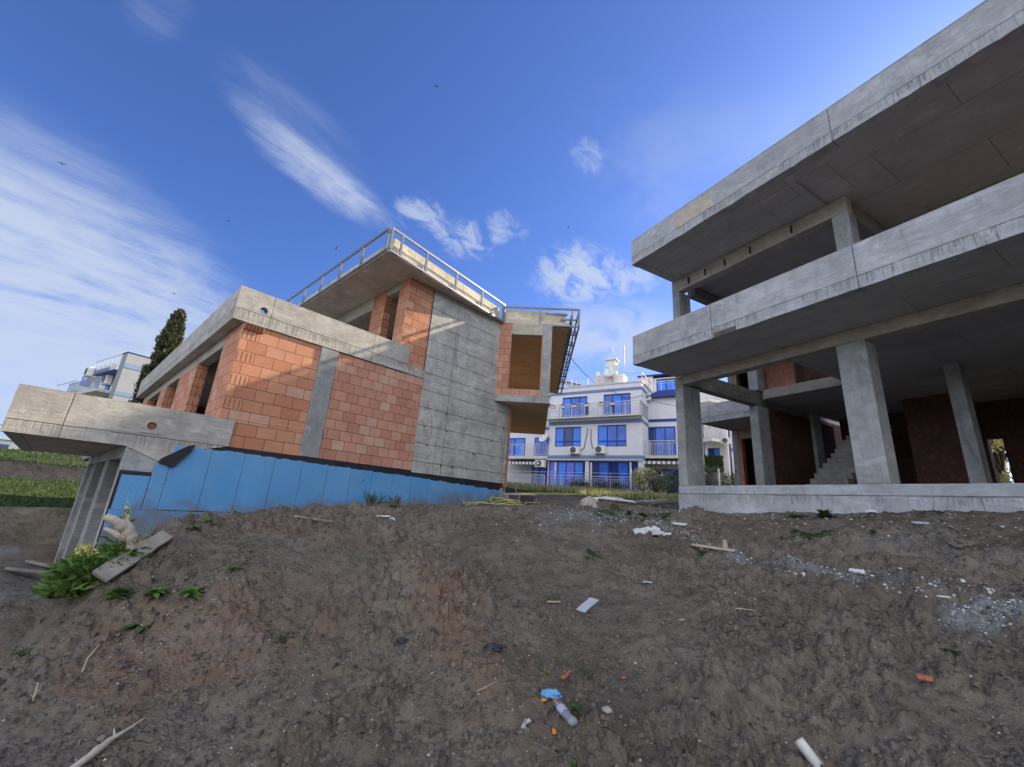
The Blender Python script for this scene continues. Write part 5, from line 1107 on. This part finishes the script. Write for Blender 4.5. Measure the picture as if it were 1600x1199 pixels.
M['clod'] = plain('dry_soil_clod', (0.145, 0.130, 0.112), 0.95, 0, 0.35, 0.01, 14)
M['chip'] = plain('pale_stone_chip', (0.27, 0.275, 0.275), 0.9, 0, 0.3, 0.004, 25)
def anyp(rs):
    a = rs.uniform(R(32), R(150)); r_ = 2.6*math.exp(rs.random()*1.5); return (r_*math.cos(a), r_*math.sin(a))
chips('soil_clods', 24000, anyp, 0.005, 0.036, [M['clod'], M['clod_d']], 1, flat=0.75)
chips('stone_chips', 4000, anyp, 0.003, 0.012, [M['chip'], M['foam_w'], M['stone']], 2)
def rub(rs):
    u_, v_ = rs.uniform(0, 12.5), rs.gauss(8.3, 0.9)
    if v_ > 9.4: return None
    p = FR.M @ Vector((-u_, v_, 0)); return (p.x, p.y)
chips('rubble', 2600, rub, 0.005, 0.032, [M['chip'], M['chip'], M['foam_w'], M['chip'], M['stone'], M['clod']], 3, flat=0.35)
def grit(rs):
    u_ = rs.uniform(1.5, 7.2); v_ = 6.3+0.35*math.sin(u_*1.3)+rs.gauss(0, 0.12); p = FR.M @ Vector((-u_, v_, 0)); return (p.x, p.y)
chips('rubble', 1100, grit, 0.005, 0.028, [M['chip'], M['foam_w']], 4)
def grit2(rs): return (rs.gauss(4.85, 0.38), rs.gauss(4.35, 0.12))
chips('rubble', 900, grit2, 0.004, 0.018, [M['foam_w'], M['chip'], M['chip']], 5)
def midr(rs): return (rs.gauss(1.9, 1.1), rs.gauss(9.6, 1.0))
chips('rubble', 1100, midr, 0.005, 0.028, [M['chip'], M['chip'], M['chip'], M['foam_w']], 6)
# ------------------------------------------------------------------ single pieces of debris
def slab(name, x, y, L_, w, t, az, mat, label, cat, tilt=0.0, lift=0.0, jag=0.0, group=None, dz=0.0):
    z = GZ(x, y); a = R(az); d = Vector((math.cos(a), math.sin(a), 0)); s = Vector((-d.y, d.x, 0))
    za = GZ(x-d.x*L_/2, y-d.y*L_/2); zb = GZ(x+d.x*L_/2, y+d.y*L_/2); b = MB(); base = max(z, (za+zb)/2)+dz
    if L_ > 0.3: d = (Vector((d.x*L_, d.y*L_, zb-za))).normalized()
    sl = (GZ(x+s.x*w/2, y+s.y*w/2)-GZ(x-s.x*w/2, y-s.y*w/2))/max(w, .05)*0.6; s = Vector((s.x, s.y, sl+tilt)).normalized(); nn = d.cross(s).normalized()
    c = Vector((x, y, base+t/2+lift)); rs = random.Random(int(abs(x*100+y*10))); N = 5
    def edge(sg): return [(-L_/2+L_*k/N+(rs.uniform(-jag, jag) if k in (0, N) else 0), sg*(w/2+rs.uniform(-jag, jag))) for k in range(N+1)]
    poly = edge(-1)+edge(1)[::-1]; top = [c+d*p[0]+s*p[1]+nn*t/2 for p in poly]; bot = [c+d*p[0]+s*p[1]-nn*t/2 for p in poly]
    b.face(top); b.face(bot[::-1])
    for i in range(len(poly)): j = (i+1) % len(poly); b.face([bot[i], bot[j], top[j], top[i]])
    return tag(single(b.build(name, M[mat], None, min(0.004, t*0.2)), c), label, cat, group)
slab('board_offcut', 1.05, 5.36, 0.38, 0.12, 0.012, 53, 'board', 'pale grey oblong board lying on the dark soil right of centre', 'board', lift=0.006, jag=0.004)
slab('stick', 0.66, 5.34, 0.16, 0.02, 0.015, 12, 'wood', 'short pale stick beside the small grass tuft', 'stick', lift=0.01)
slab('stick', -3.3, 7.85, 0.75, 0.05, 0.03, 59, 'wood', 'long pale stick lying before the blue boards on the left', 'stick', lift=0.03)
slab('clay_shard', 0.63, 4.05, 0.17, 0.035, 0.02, 62, 'shard', 'long narrow red clay shard between the grass tufts', 'clay shard', jag=0.006, lift=0.015)
slab('clay_shard', 1.12, 4.11, 0.045, 0.025, 0.015, 30, 'shard', 'small red clay shard right of the long one', 'clay shard', jag=0.006, lift=0.01)
slab('clay_shard', 3.37, 3.72, 0.10, 0.045, 0.02, -35, 'shard', 'red clay shard at the lower right', 'clay shard', jag=0.003, lift=0.01)
slab('foam_piece', 2.6, 8.04, 0.48, 0.28, 0.05, 10, 'foam_w', 'larger white foam sheet on the pale rubble', 'foam', jag=0.06, lift=0.02)
slab('foam_piece', 2.8, 7.72, 0.32, 0.2, 0.05, -10, 'foam_w', 'smaller white foam sheet just below the larger one', 'foam', jag=0.05, lift=0.01)
slab('foam_piece', 3.45, 8.5, 0.25, 0.15, 0.03, 0, 'foam_w', 'small white foam piece beside the brown soil heap', 'foam', jag=0.04, lift=0.01)
slab('white_chip', 4.27, 5.37, 0.13, 0.05, 0.03, 140, 'foam_w', 'white broken chip in the trickle of grit on the right slope', 'chip', jag=0.012, lift=0.01)
slab('white_chip', 6.16, 7.26, 0.16, 0.09, 0.04, 20, 'foam_w', 'white broken chip near the foot of the plinth', 'chip', jag=0.02, lift=0.02)
slab('white_chip', 6.05, 6.31, 0.18, 0.07, 0.03, 0, 'board', 'flat grey chip below the plinth at the right', 'chip', jag=0.02, lift=0.01)
slab('white_chip', 4.49, 4.59, 0.10, 0.03, 0.015, -5, 'foam_w', 'small white chip left of the white grit at the right edge', 'chip', jag=0.01, lift=0.01)
slab('white_chip', 1.95, 4.9, 0.06, 0.015, 0.012, 5, 'wood', 'tiny cream stick end on the open soil right of centre', 'chip', lift=0.01)
slab('paper_scrap', 1.92, 5.87, 0.10, 0.05, 0.01, -30, 'board', 'crumpled pale scrap on the path above the grey board', 'paper', jag=0.02, lift=0.015)
slab('paper_scrap', -2.34, 8.75, 0.26, 0.14, 0.012, 20, 'foam_w', 'flat white plate like scrap before the blue boards', 'paper', jag=0.02, lift=0.02)
slab('plank', 3.2, 6.75, 0.62, 0.05, 0.035, -48, 'wood', 'pale plank lying in the soil right of centre', 'plank', lift=0.02, jag=0.008)
slab('block_offcut', 3.38, 6.72, 0.06, 0.05, 0.16, 0, 'stone', 'small pale block standing on end by the plank', 'block', jag=0.004)
slab('beam_offcut', 3.6, 12.6, 1.9, 0.12, 0.12, 18, 'bark', 'dark beam lying across the crest between the villas', 'beam', lift=0.02)
slab('plank', 4.6, 13.4, 1.5, 0.10, 0.04, 62, 'wood_grey', 'grey board on the debris beside the plinth corner', 'plank', lift=0.10)
slab('plank', 4.8, 13.2, 1.2, 0.08, 0.03, 20, 'wood', 'pale board lying on top of the debris by the plinth corner', 'plank', lift=0.20)
slab('plank', 5.0, 14.6, 1.0, 0.12, 0.03, -20, 'board', 'whitish board behind the debris near the plinth corner', 'plank', lift=0.12)
slab('metal_strip', 0.9, 12.9, 1.4, 0.05, 0.03, -8, 'wood_grey', 'thin grey strip stretching right from the black box', 'strip', lift=0.02)
# stacked plank leaning on the mound at the left
def plank3(p, q, w, t, mat, label):
    b = MB(); p, q = Vector(p), Vector(q); d = (q-p).normalized(); s = d.cross(Vector((0.45, -0.75, 0.5))).normalized(); n = s.cross(d)
    N = 8; rs = random.Random(5); ed = [(k/N, rs.uniform(-.012, .008)) for k in range(N+1)]; L_ = (q-p).length
    lo = [p+d*L_*k-s*(w/2+e)*(1-0.35*max(0, k-0.65)/0.35) for k, e in ed]; hi = [p+d*L_*k+s*(w/2+e*0.5) for k, e in ed]
    top = [v+n*t/2 for v in lo+hi[::-1]]; bot = [v-n*t/2 for v in lo+hi[::-1]]; b.face(top); b.face(bot[::-1])
    for i in range(len(top)): j = (i+1) % len(top); b.face([bot[i], bot[j], top[j], top[i]])
    return tag(single(b.build('plank', M[mat], None, 0.006), p), label, 'plank')
plank3((-4.20, 4.93, -1.01), (-4.17, 5.66, -0.62), 0.19, 0.05, 'wood_grey', 'thick weathered grey plank propped on the left shoulder of the mound')
def limb(name, paths, mat, label, cat, n=9, rough=0.25, seed=0):
    rs = random.Random(seed); b = MB()
    for P, Rr in paths:
        pts = []; rad = []
        for i in range(len(P)-1):
            for k in range(4): t = k/4; pts.append(Vector(P[i]).lerp(Vector(P[i+1]), t)+rv(Rr[i]*0.12)); rad.append((Rr[i]*(1-t)+Rr[i+1]*t)*rs.uniform(1-rough, 1+rough*0.6))
        pts.append(Vector(P[-1])); rad.append(Rr[-1]); b.tube(pts, rad, n)
    return tag(single(b.build(name, M[mat]), Vector(paths[0][0][0])), label, cat)
limb('tree_stump', [([(-4.256, 5.348, -0.977), (-4.284, 5.320, -0.740), (-4.313, 5.301, -0.626), (-4.370, 5.253, -0.531), (-4.455, 5.187, -0.464), (-4.531, 5.149, -0.426)], [0.06, 0.050, 0.074, 0.070, 0.048, 0.036]),
  ([(-4.332, 5.282, -0.645), (-4.427, 5.225, -0.607), (-4.513, 5.158, -0.550)], [0.055, 0.040, 0.018]), ([(-4.313, 5.292, -0.569), (-4.361, 5.272, -0.493), (-4.389, 5.263, -0.426)], [0.05, 0.028, 0.006]),
  ([(-4.256, 5.339, -0.797), (-4.199, 5.301, -0.835), (-4.142, 5.244, -0.863)], [0.05, 0.035, 0.01])], 'drift', 'pale bleached tree stump with forked broken ends before the blue boards', 'stump', rough=0.14, seed=3)
zr = GZ(-2.35, 3.3)
limb('dead_branch', [([(-2.40, 2.9, GZ(-2.40, 2.9)+0.02), (-2.39, 3.08, GZ(-2.39, 3.08)+0.03), (-2.37, 3.22, GZ(-2.37, 3.22)+0.035), (-2.34, 3.34, GZ(-2.34, 3.34)+0.03), (-2.32, 3.43, GZ(-2.32, 3.43)+0.04)], [0.030, 0.026, 0.018, 0.010, 0.003]),
  ([(-2.37, 3.26, GZ(-2.37, 3.26)+0.03), (-2.43, 3.32, GZ(-2.43, 3.32)+0.03)], [0.009, 0.003])], 'drift', 'grey bleached dead branch at the bottom left corner', 'branch', seed=4)
for i, (x, y, l, lab) in enumerate(((-3.25, 3.93, 0.20, 'curved dry yellow stalk sticking up on the left slope, upper one'), (-3.25, 3.58, 0.13, 'dry yellow stalk standing on the left slope, lower one'))):
    z = GZ(x, y); limb('dry_stalk', [([(x, y, z-.01), (x+0.01, y, z+l*0.5), (x+0.07*(1-i), y, z+l)], [0.010, 0.009, 0.003])], 'wood', lab, 'stalk', 6, 0.1, i)
for i, (x, y, dx, dy, lab) in enumerate(((2.55, 5.1, 0.25, -0.12, 'thin pale root lying on the soil right of the centre'), (-0.1, 3.72, 0.14, 0.08, 'thin twig above the blue foam piece'), (-1.0, 3.1, 0.15, -0.2, 'thin curled root near the bottom, left of the cup'))):
    limb('twig', [([(x, y, GZ(x, y)+.012), (x+dx*.5, y+dy*.3, GZ(x+dx*.5, y+dy*.3)+.02), (x+dx, y+dy, GZ(x+dx, y+dy)+.012)], [0.005, 0.006, 0.003])], 'wood', lab, 'twig', 5, 0.1, 7+i)
# plastic bottle
bx_, by_ = 0.53, 3.46; z = GZ(bx_, by_)+0.04
t = thing('plastic_bottle', 'crushed clear plastic bottle with a pale label lying on the soil', 'bottle', (bx_, by_, z)); ax = Vector((-0.10, 0.24, 0.03)).normalized(); c = Vector((bx_, by_, z))
def squash(b, c, ax, k):
    side = ax.cross(Vector((0, 0, 1))).normalized(); up = side.cross(ax)
    for v in b.v: h = (v-c).dot(up); v -= up*h*(1-k)
    return b
b = MB(); b.lathe(c-ax*0.13, [(0, 0.0), (0.004, 0.028), (0.02, 0.036), (0.06, 0.030), (0.09, 0.037), (0.115, 0.036)], 18, axis=ax); b.lathe(c-ax*0.13, [(0.175, 0.036), (0.20, 0.033), (0.235, 0.018), (0.25, 0.013), (0.262, 0.013)], 18, axis=ax); squash(b, c, ax, 0.72).build('body', M['clear'], t)
b = MB(); b.lathe(c-ax*0.13, [(0.112, 0.0372), (0.145, 0.035), (0.178, 0.0372)], 18, axis=ax); squash(b, c, ax, 0.72).build('label', M['label'], t)
b = MB(); b.lathe(c-ax*0.13, [(0.255, 0.0), (0.255, 0.017), (0.275, 0.017), (0.276, 0.0)], 14, axis=ax); b.build('cap', M['shard'], t)
def lump(name, x, y, sx, sy, sz, mat, label, cat, seed=0, flat=0.0, lift=0.0, az=0.0):
    rs = random.Random(seed); bm = bmesh.new(); bmesh.ops.create_icosphere(bm, subdivisions=3, radius=1.0); o3 = Vector((seed*3.1, 1.7, seed))
    for v in bm.verts:
        f = 1+(0.22 if mat == 'stone' else 0.5)*mnoise.noise(v.co*1.6+o3)+(0.10 if mat == 'stone' else 0.25)*mnoise.noise(v.co*4+o3); v.co = Vector((v.co.x*sx, v.co.y*sy, max(v.co.z, -0.4)*sz))*f
    me = bpy.data.meshes.new(name); bm.to_mesh(me); bm.free(); me.materials.append(M[mat]); o = bpy.data.objects.new(name, me); SC.collection.objects.link(o); WM[o.name] = Matrix.Identity(4)
    o.location = (x, y, GZ(x, y)+sz*0.35+lift); o.rotation_euler = (0, 0, R(az)); return tag(o, label, cat)
lump('foam_piece', 0.47, 3.75, 0.078, 0.052, 0.03, 'foam_blue', 'pale blue broken foam piece touching the bottle cap', 'foam', 2, lift=0.02, az=-10)
lump('fruit_peel', 0.455, 3.41, 0.016, 0.028, 0.014, 'orange', 'orange peel lump lying left of the bottle', 'peel', 3, lift=0.01)
lump('fruit_peel', 0.41, 3.70, 0.022, 0.014, 0.012, 'orange', 'orange peel lump under the blue foam piece', 'peel', 4, lift=0.004)
lump('stone', 2.15, 10.99, 0.19, 0.16, 0.17, 'stone', 'round pale boulder standing alone on the crest', 'stone', 5); lump('stone', 2.22, 10.62, 0.07, 0.06, 0.07, 'stone', 'small pale stone touching the round boulder', 'stone', 6)
lump('stone', 5.63, 5.37, 0.12, 0.08, 0.07, 'clod', 'brown grey rock in the bank at the right', 'stone', 14)
lump('foam_ball', -2.07, 8.37, 0.05, 0.05, 0.05, 'foam_w', 'small white ball like lump before the blue boards', 'foam', 7)
lump('plastic_bag', 3.4, 13.8, 0.75, 0.3, 0.17, 'foam_w', 'white crumpled plastic sheet on the crest between the villas', 'plastic sheet', 8); lump('plastic_bag', 0.0, 4.16, 0.085, 0.05, 0.03, 'bag', 'dark crumpled plastic film in the hollow left of the clay shard', 'plastic film', 9)
lump('plastic_bag', -0.85, 4.48, 0.05, 0.035, 0.03, 'bag', 'small black plastic lump on the reddish soil streak', 'plastic film', 10); lump('stone', 0.85, 3.55, 0.035, 0.03, 0.02, 'stone', 'light stone right of the blue foam piece', 'stone', 11)
# cup fragment and pipe
z = GZ(0.26, 3.49); b = MB(); ax = Vector((0.3, -0.4, 0.55)).normalized(); b.lathe((0.26, 3.49, z), [(0.0, 0.026), (0.05, 0.033)], 12, axis=ax); b.lathe((0.26, 3.49, z), [(0.05, 0.031), (0.002, 0.024), (0.002, 0.0)], 12, axis=ax)
for v in b.v: v.x += 0.006*math.sin(v.y*180); v.z += 0.006*math.cos(v.x*150)
tag(single(b.build('plastic_cup', M['foam_w']), (0.26, 3.49, z)), 'torn white plastic cup left of the bottle', 'cup')
P0_ = Vector((2.05, 3.28, GZ(2.05, 3.28)+0.10)); P1_ = Vector((2.12, 3.16, GZ(2.12, 3.16)-0.04)); ax = (P1_-P0_).normalized(); b = MB(); LN = (P1_-P0_).length
b.lathe(P0_, [(0, 0.029), (0, 0.033), (0.02, 0.034), (LN, 0.033)], 20, axis=ax); b.lathe(P0_, [(LN, 0.029), (0, 0.029)], 20, axis=ax)
tag(single(b.build('plastic_pipe', M['pvc']), P0_), 'short dirty white plastic pipe sticking out of the soil at the bottom right', 'pipe')
# hose and box by the left villa
rs = random.Random(12); b = MB(); pts = []
for k in range(150):
    t_ = k/149; a = t_*6.28*3.3; r_ = 0.62+0.26*math.sin(a*0.37+1)+0.1*math.sin(a*1.7); x = -0.25+math.cos(a)*r_*1.15+0.35*math.sin(t_*5); y = 12.95+math.sin(a)*r_*0.55; pts.append((x, y))
zz = ground_z([p[0] for p in pts], [p[1] for p in pts]); b.tube([(p[0], p[1], float(q)+0.02+0.07*(0.5+0.5*math.sin(i*0.33))) for i, (p, q) in enumerate(zip(pts, zz))], 0.013, 6)
tag(b.build('garden_hose', M['hose']), 'tangled yellow hose lying at the far end of the blue boards', 'hose')
b = MB(Frame((0.69, 13.06, GZ(0.69, 13.06)), R(15))); b.box(-0.17, 0.17, -0.12, 0.12, 0, 0.02); b.box(-0.17, -0.15, -0.12, 0.12, 0.021, 0.22); b.box(0.15, 0.17, -0.12, 0.12, 0.021, 0.22); b.box(-0.149, 0.149, -0.12, -0.10, 0.021, 0.22); b.box(-0.149, 0.149, 0.10, 0.12, 0.021, 0.22)
tag(single(b.build('bucket', M['bag'], None, 0.006), (0.69, 13.06, GZ(0.69, 13.06))), 'small black open box beside the yellow hose', 'box')
e = FL.M @ Vector((10.7, 9.6, 0)); limb('stick', [([(e.x+0.25, e.y-0.2, GZ(e.x, e.y)), (e.x-0.15, e.y, GZ(e.x, e.y)+0.75)], [0.018, 0.018])], 'wood_grey', 'thin grey rod leaning on the footing at the end of the left villa', 'rod', 6, 0.05)
b = MB(); e = FL.M @ Vector((10.55, 9.55, 0)); ez = GZ(e.x, e.y); b.prism([(e.x-.15, e.y-.12), (e.x+.2, e.y-.1), (e.x+.15, e.y+.12), (e.x-.12, e.y+.1)], ez-0.05, ez+0.2); tag(single(b.build('brick_fragment', M['shard'], None, 0.01), (e.x, e.y, ez)), 'broken clay block at the far foot of the left villa', 'brick')
for i, (x, y, a) in enumerate(((-10.6, 11.0, 20), (-9.8, 11.6, 60), (-11.4, 11.9, -15), (-10.2, 12.3, 100))):
    slab('plank', x, y, [1.5, 0.7, 1.9, 0.9][i], 0.14, 0.06, a, ['wood_grey', 'shard', 'wood_grey', 'stone'][i], ['grey plank in the low yard at the far left', 'reddish broken block in the low yard', 'long grey plank at the back of the low yard', 'pale slab at the foot of the concrete fins'][i], ['plank', 'block', 'plank', 'slab'][i], jag=0.02, lift=0.04)
# birds
def bird(loc, az, roll, s, label):
    t = thing('bird', label, 'bird', loc, R(az), 'birds in the sky'); f = Frame(loc, R(az)); b = MB(f)
    b.lathe((0, 0, 0), [(-0.16*s, 0.0), (-0.10*s, 0.02*s), (0, 0.045*s), (0.09*s, 0.035*s), (0.13*s, 0.022*s), (0.17*s, 0.0)], 8, axis=(1, 0, 0))
    b.face([(-0.12*s, -0.01*s, 0.0), (-0.28*s, -0.05*s, 0.0), (-0.24*s, 0, 0.004*s), (-0.28*s, 0.05*s, 0.0), (-0.12*s, 0.01*s, 0.0)]); b.build('body', M['ac_dark'], t)
    for sg in (-1, 1):
        b = MB(f); zc = math.sin(R(roll)); P = [(0.08*s, 0.03*s*sg, 0.01*s), (0.06*s, 0.18*s*sg, (0.06+0.1*zc*sg)*s), (-0.10*s, 0.40*s*sg, (0.05+0.25*zc*sg)*s), (-0.06*s, 0.16*s*sg, (0.05+0.1*zc*sg)*s), (-0.06*s, 0.03*s*sg, 0.01*s)]
        b.face(P); b.face([(p[0], p[1], p[2]-0.006*s) for p in reversed(P)]); b.build('wing', M['ac_dark'], t)
bird((-8, 26.8, 33), 100, 10, 0.6, 'small dark bird highest in the sky near the top centre'); bird((-17.6, 21.8, 15.2), 60, 30, 0.55, 'small dark bird above the cypress, left of the left villa roof'); bird((-12.5, 25, 15.9), 30, -30, 0.5, 'small dark bird just left of the roof rail peak')
bird((-22.3, 16.9, 14.3), -30, 20, 0.5, 'small dark bird against the clouds at the left edge'); bird((3.5, 27.8, 21), 10, 5, 0.45, 'small dark bird over the gap between the villas'); bird((-18.6, 20.9, 9.8), 0, 0, 0.35, 'tiny pale bird beside the cypress top')
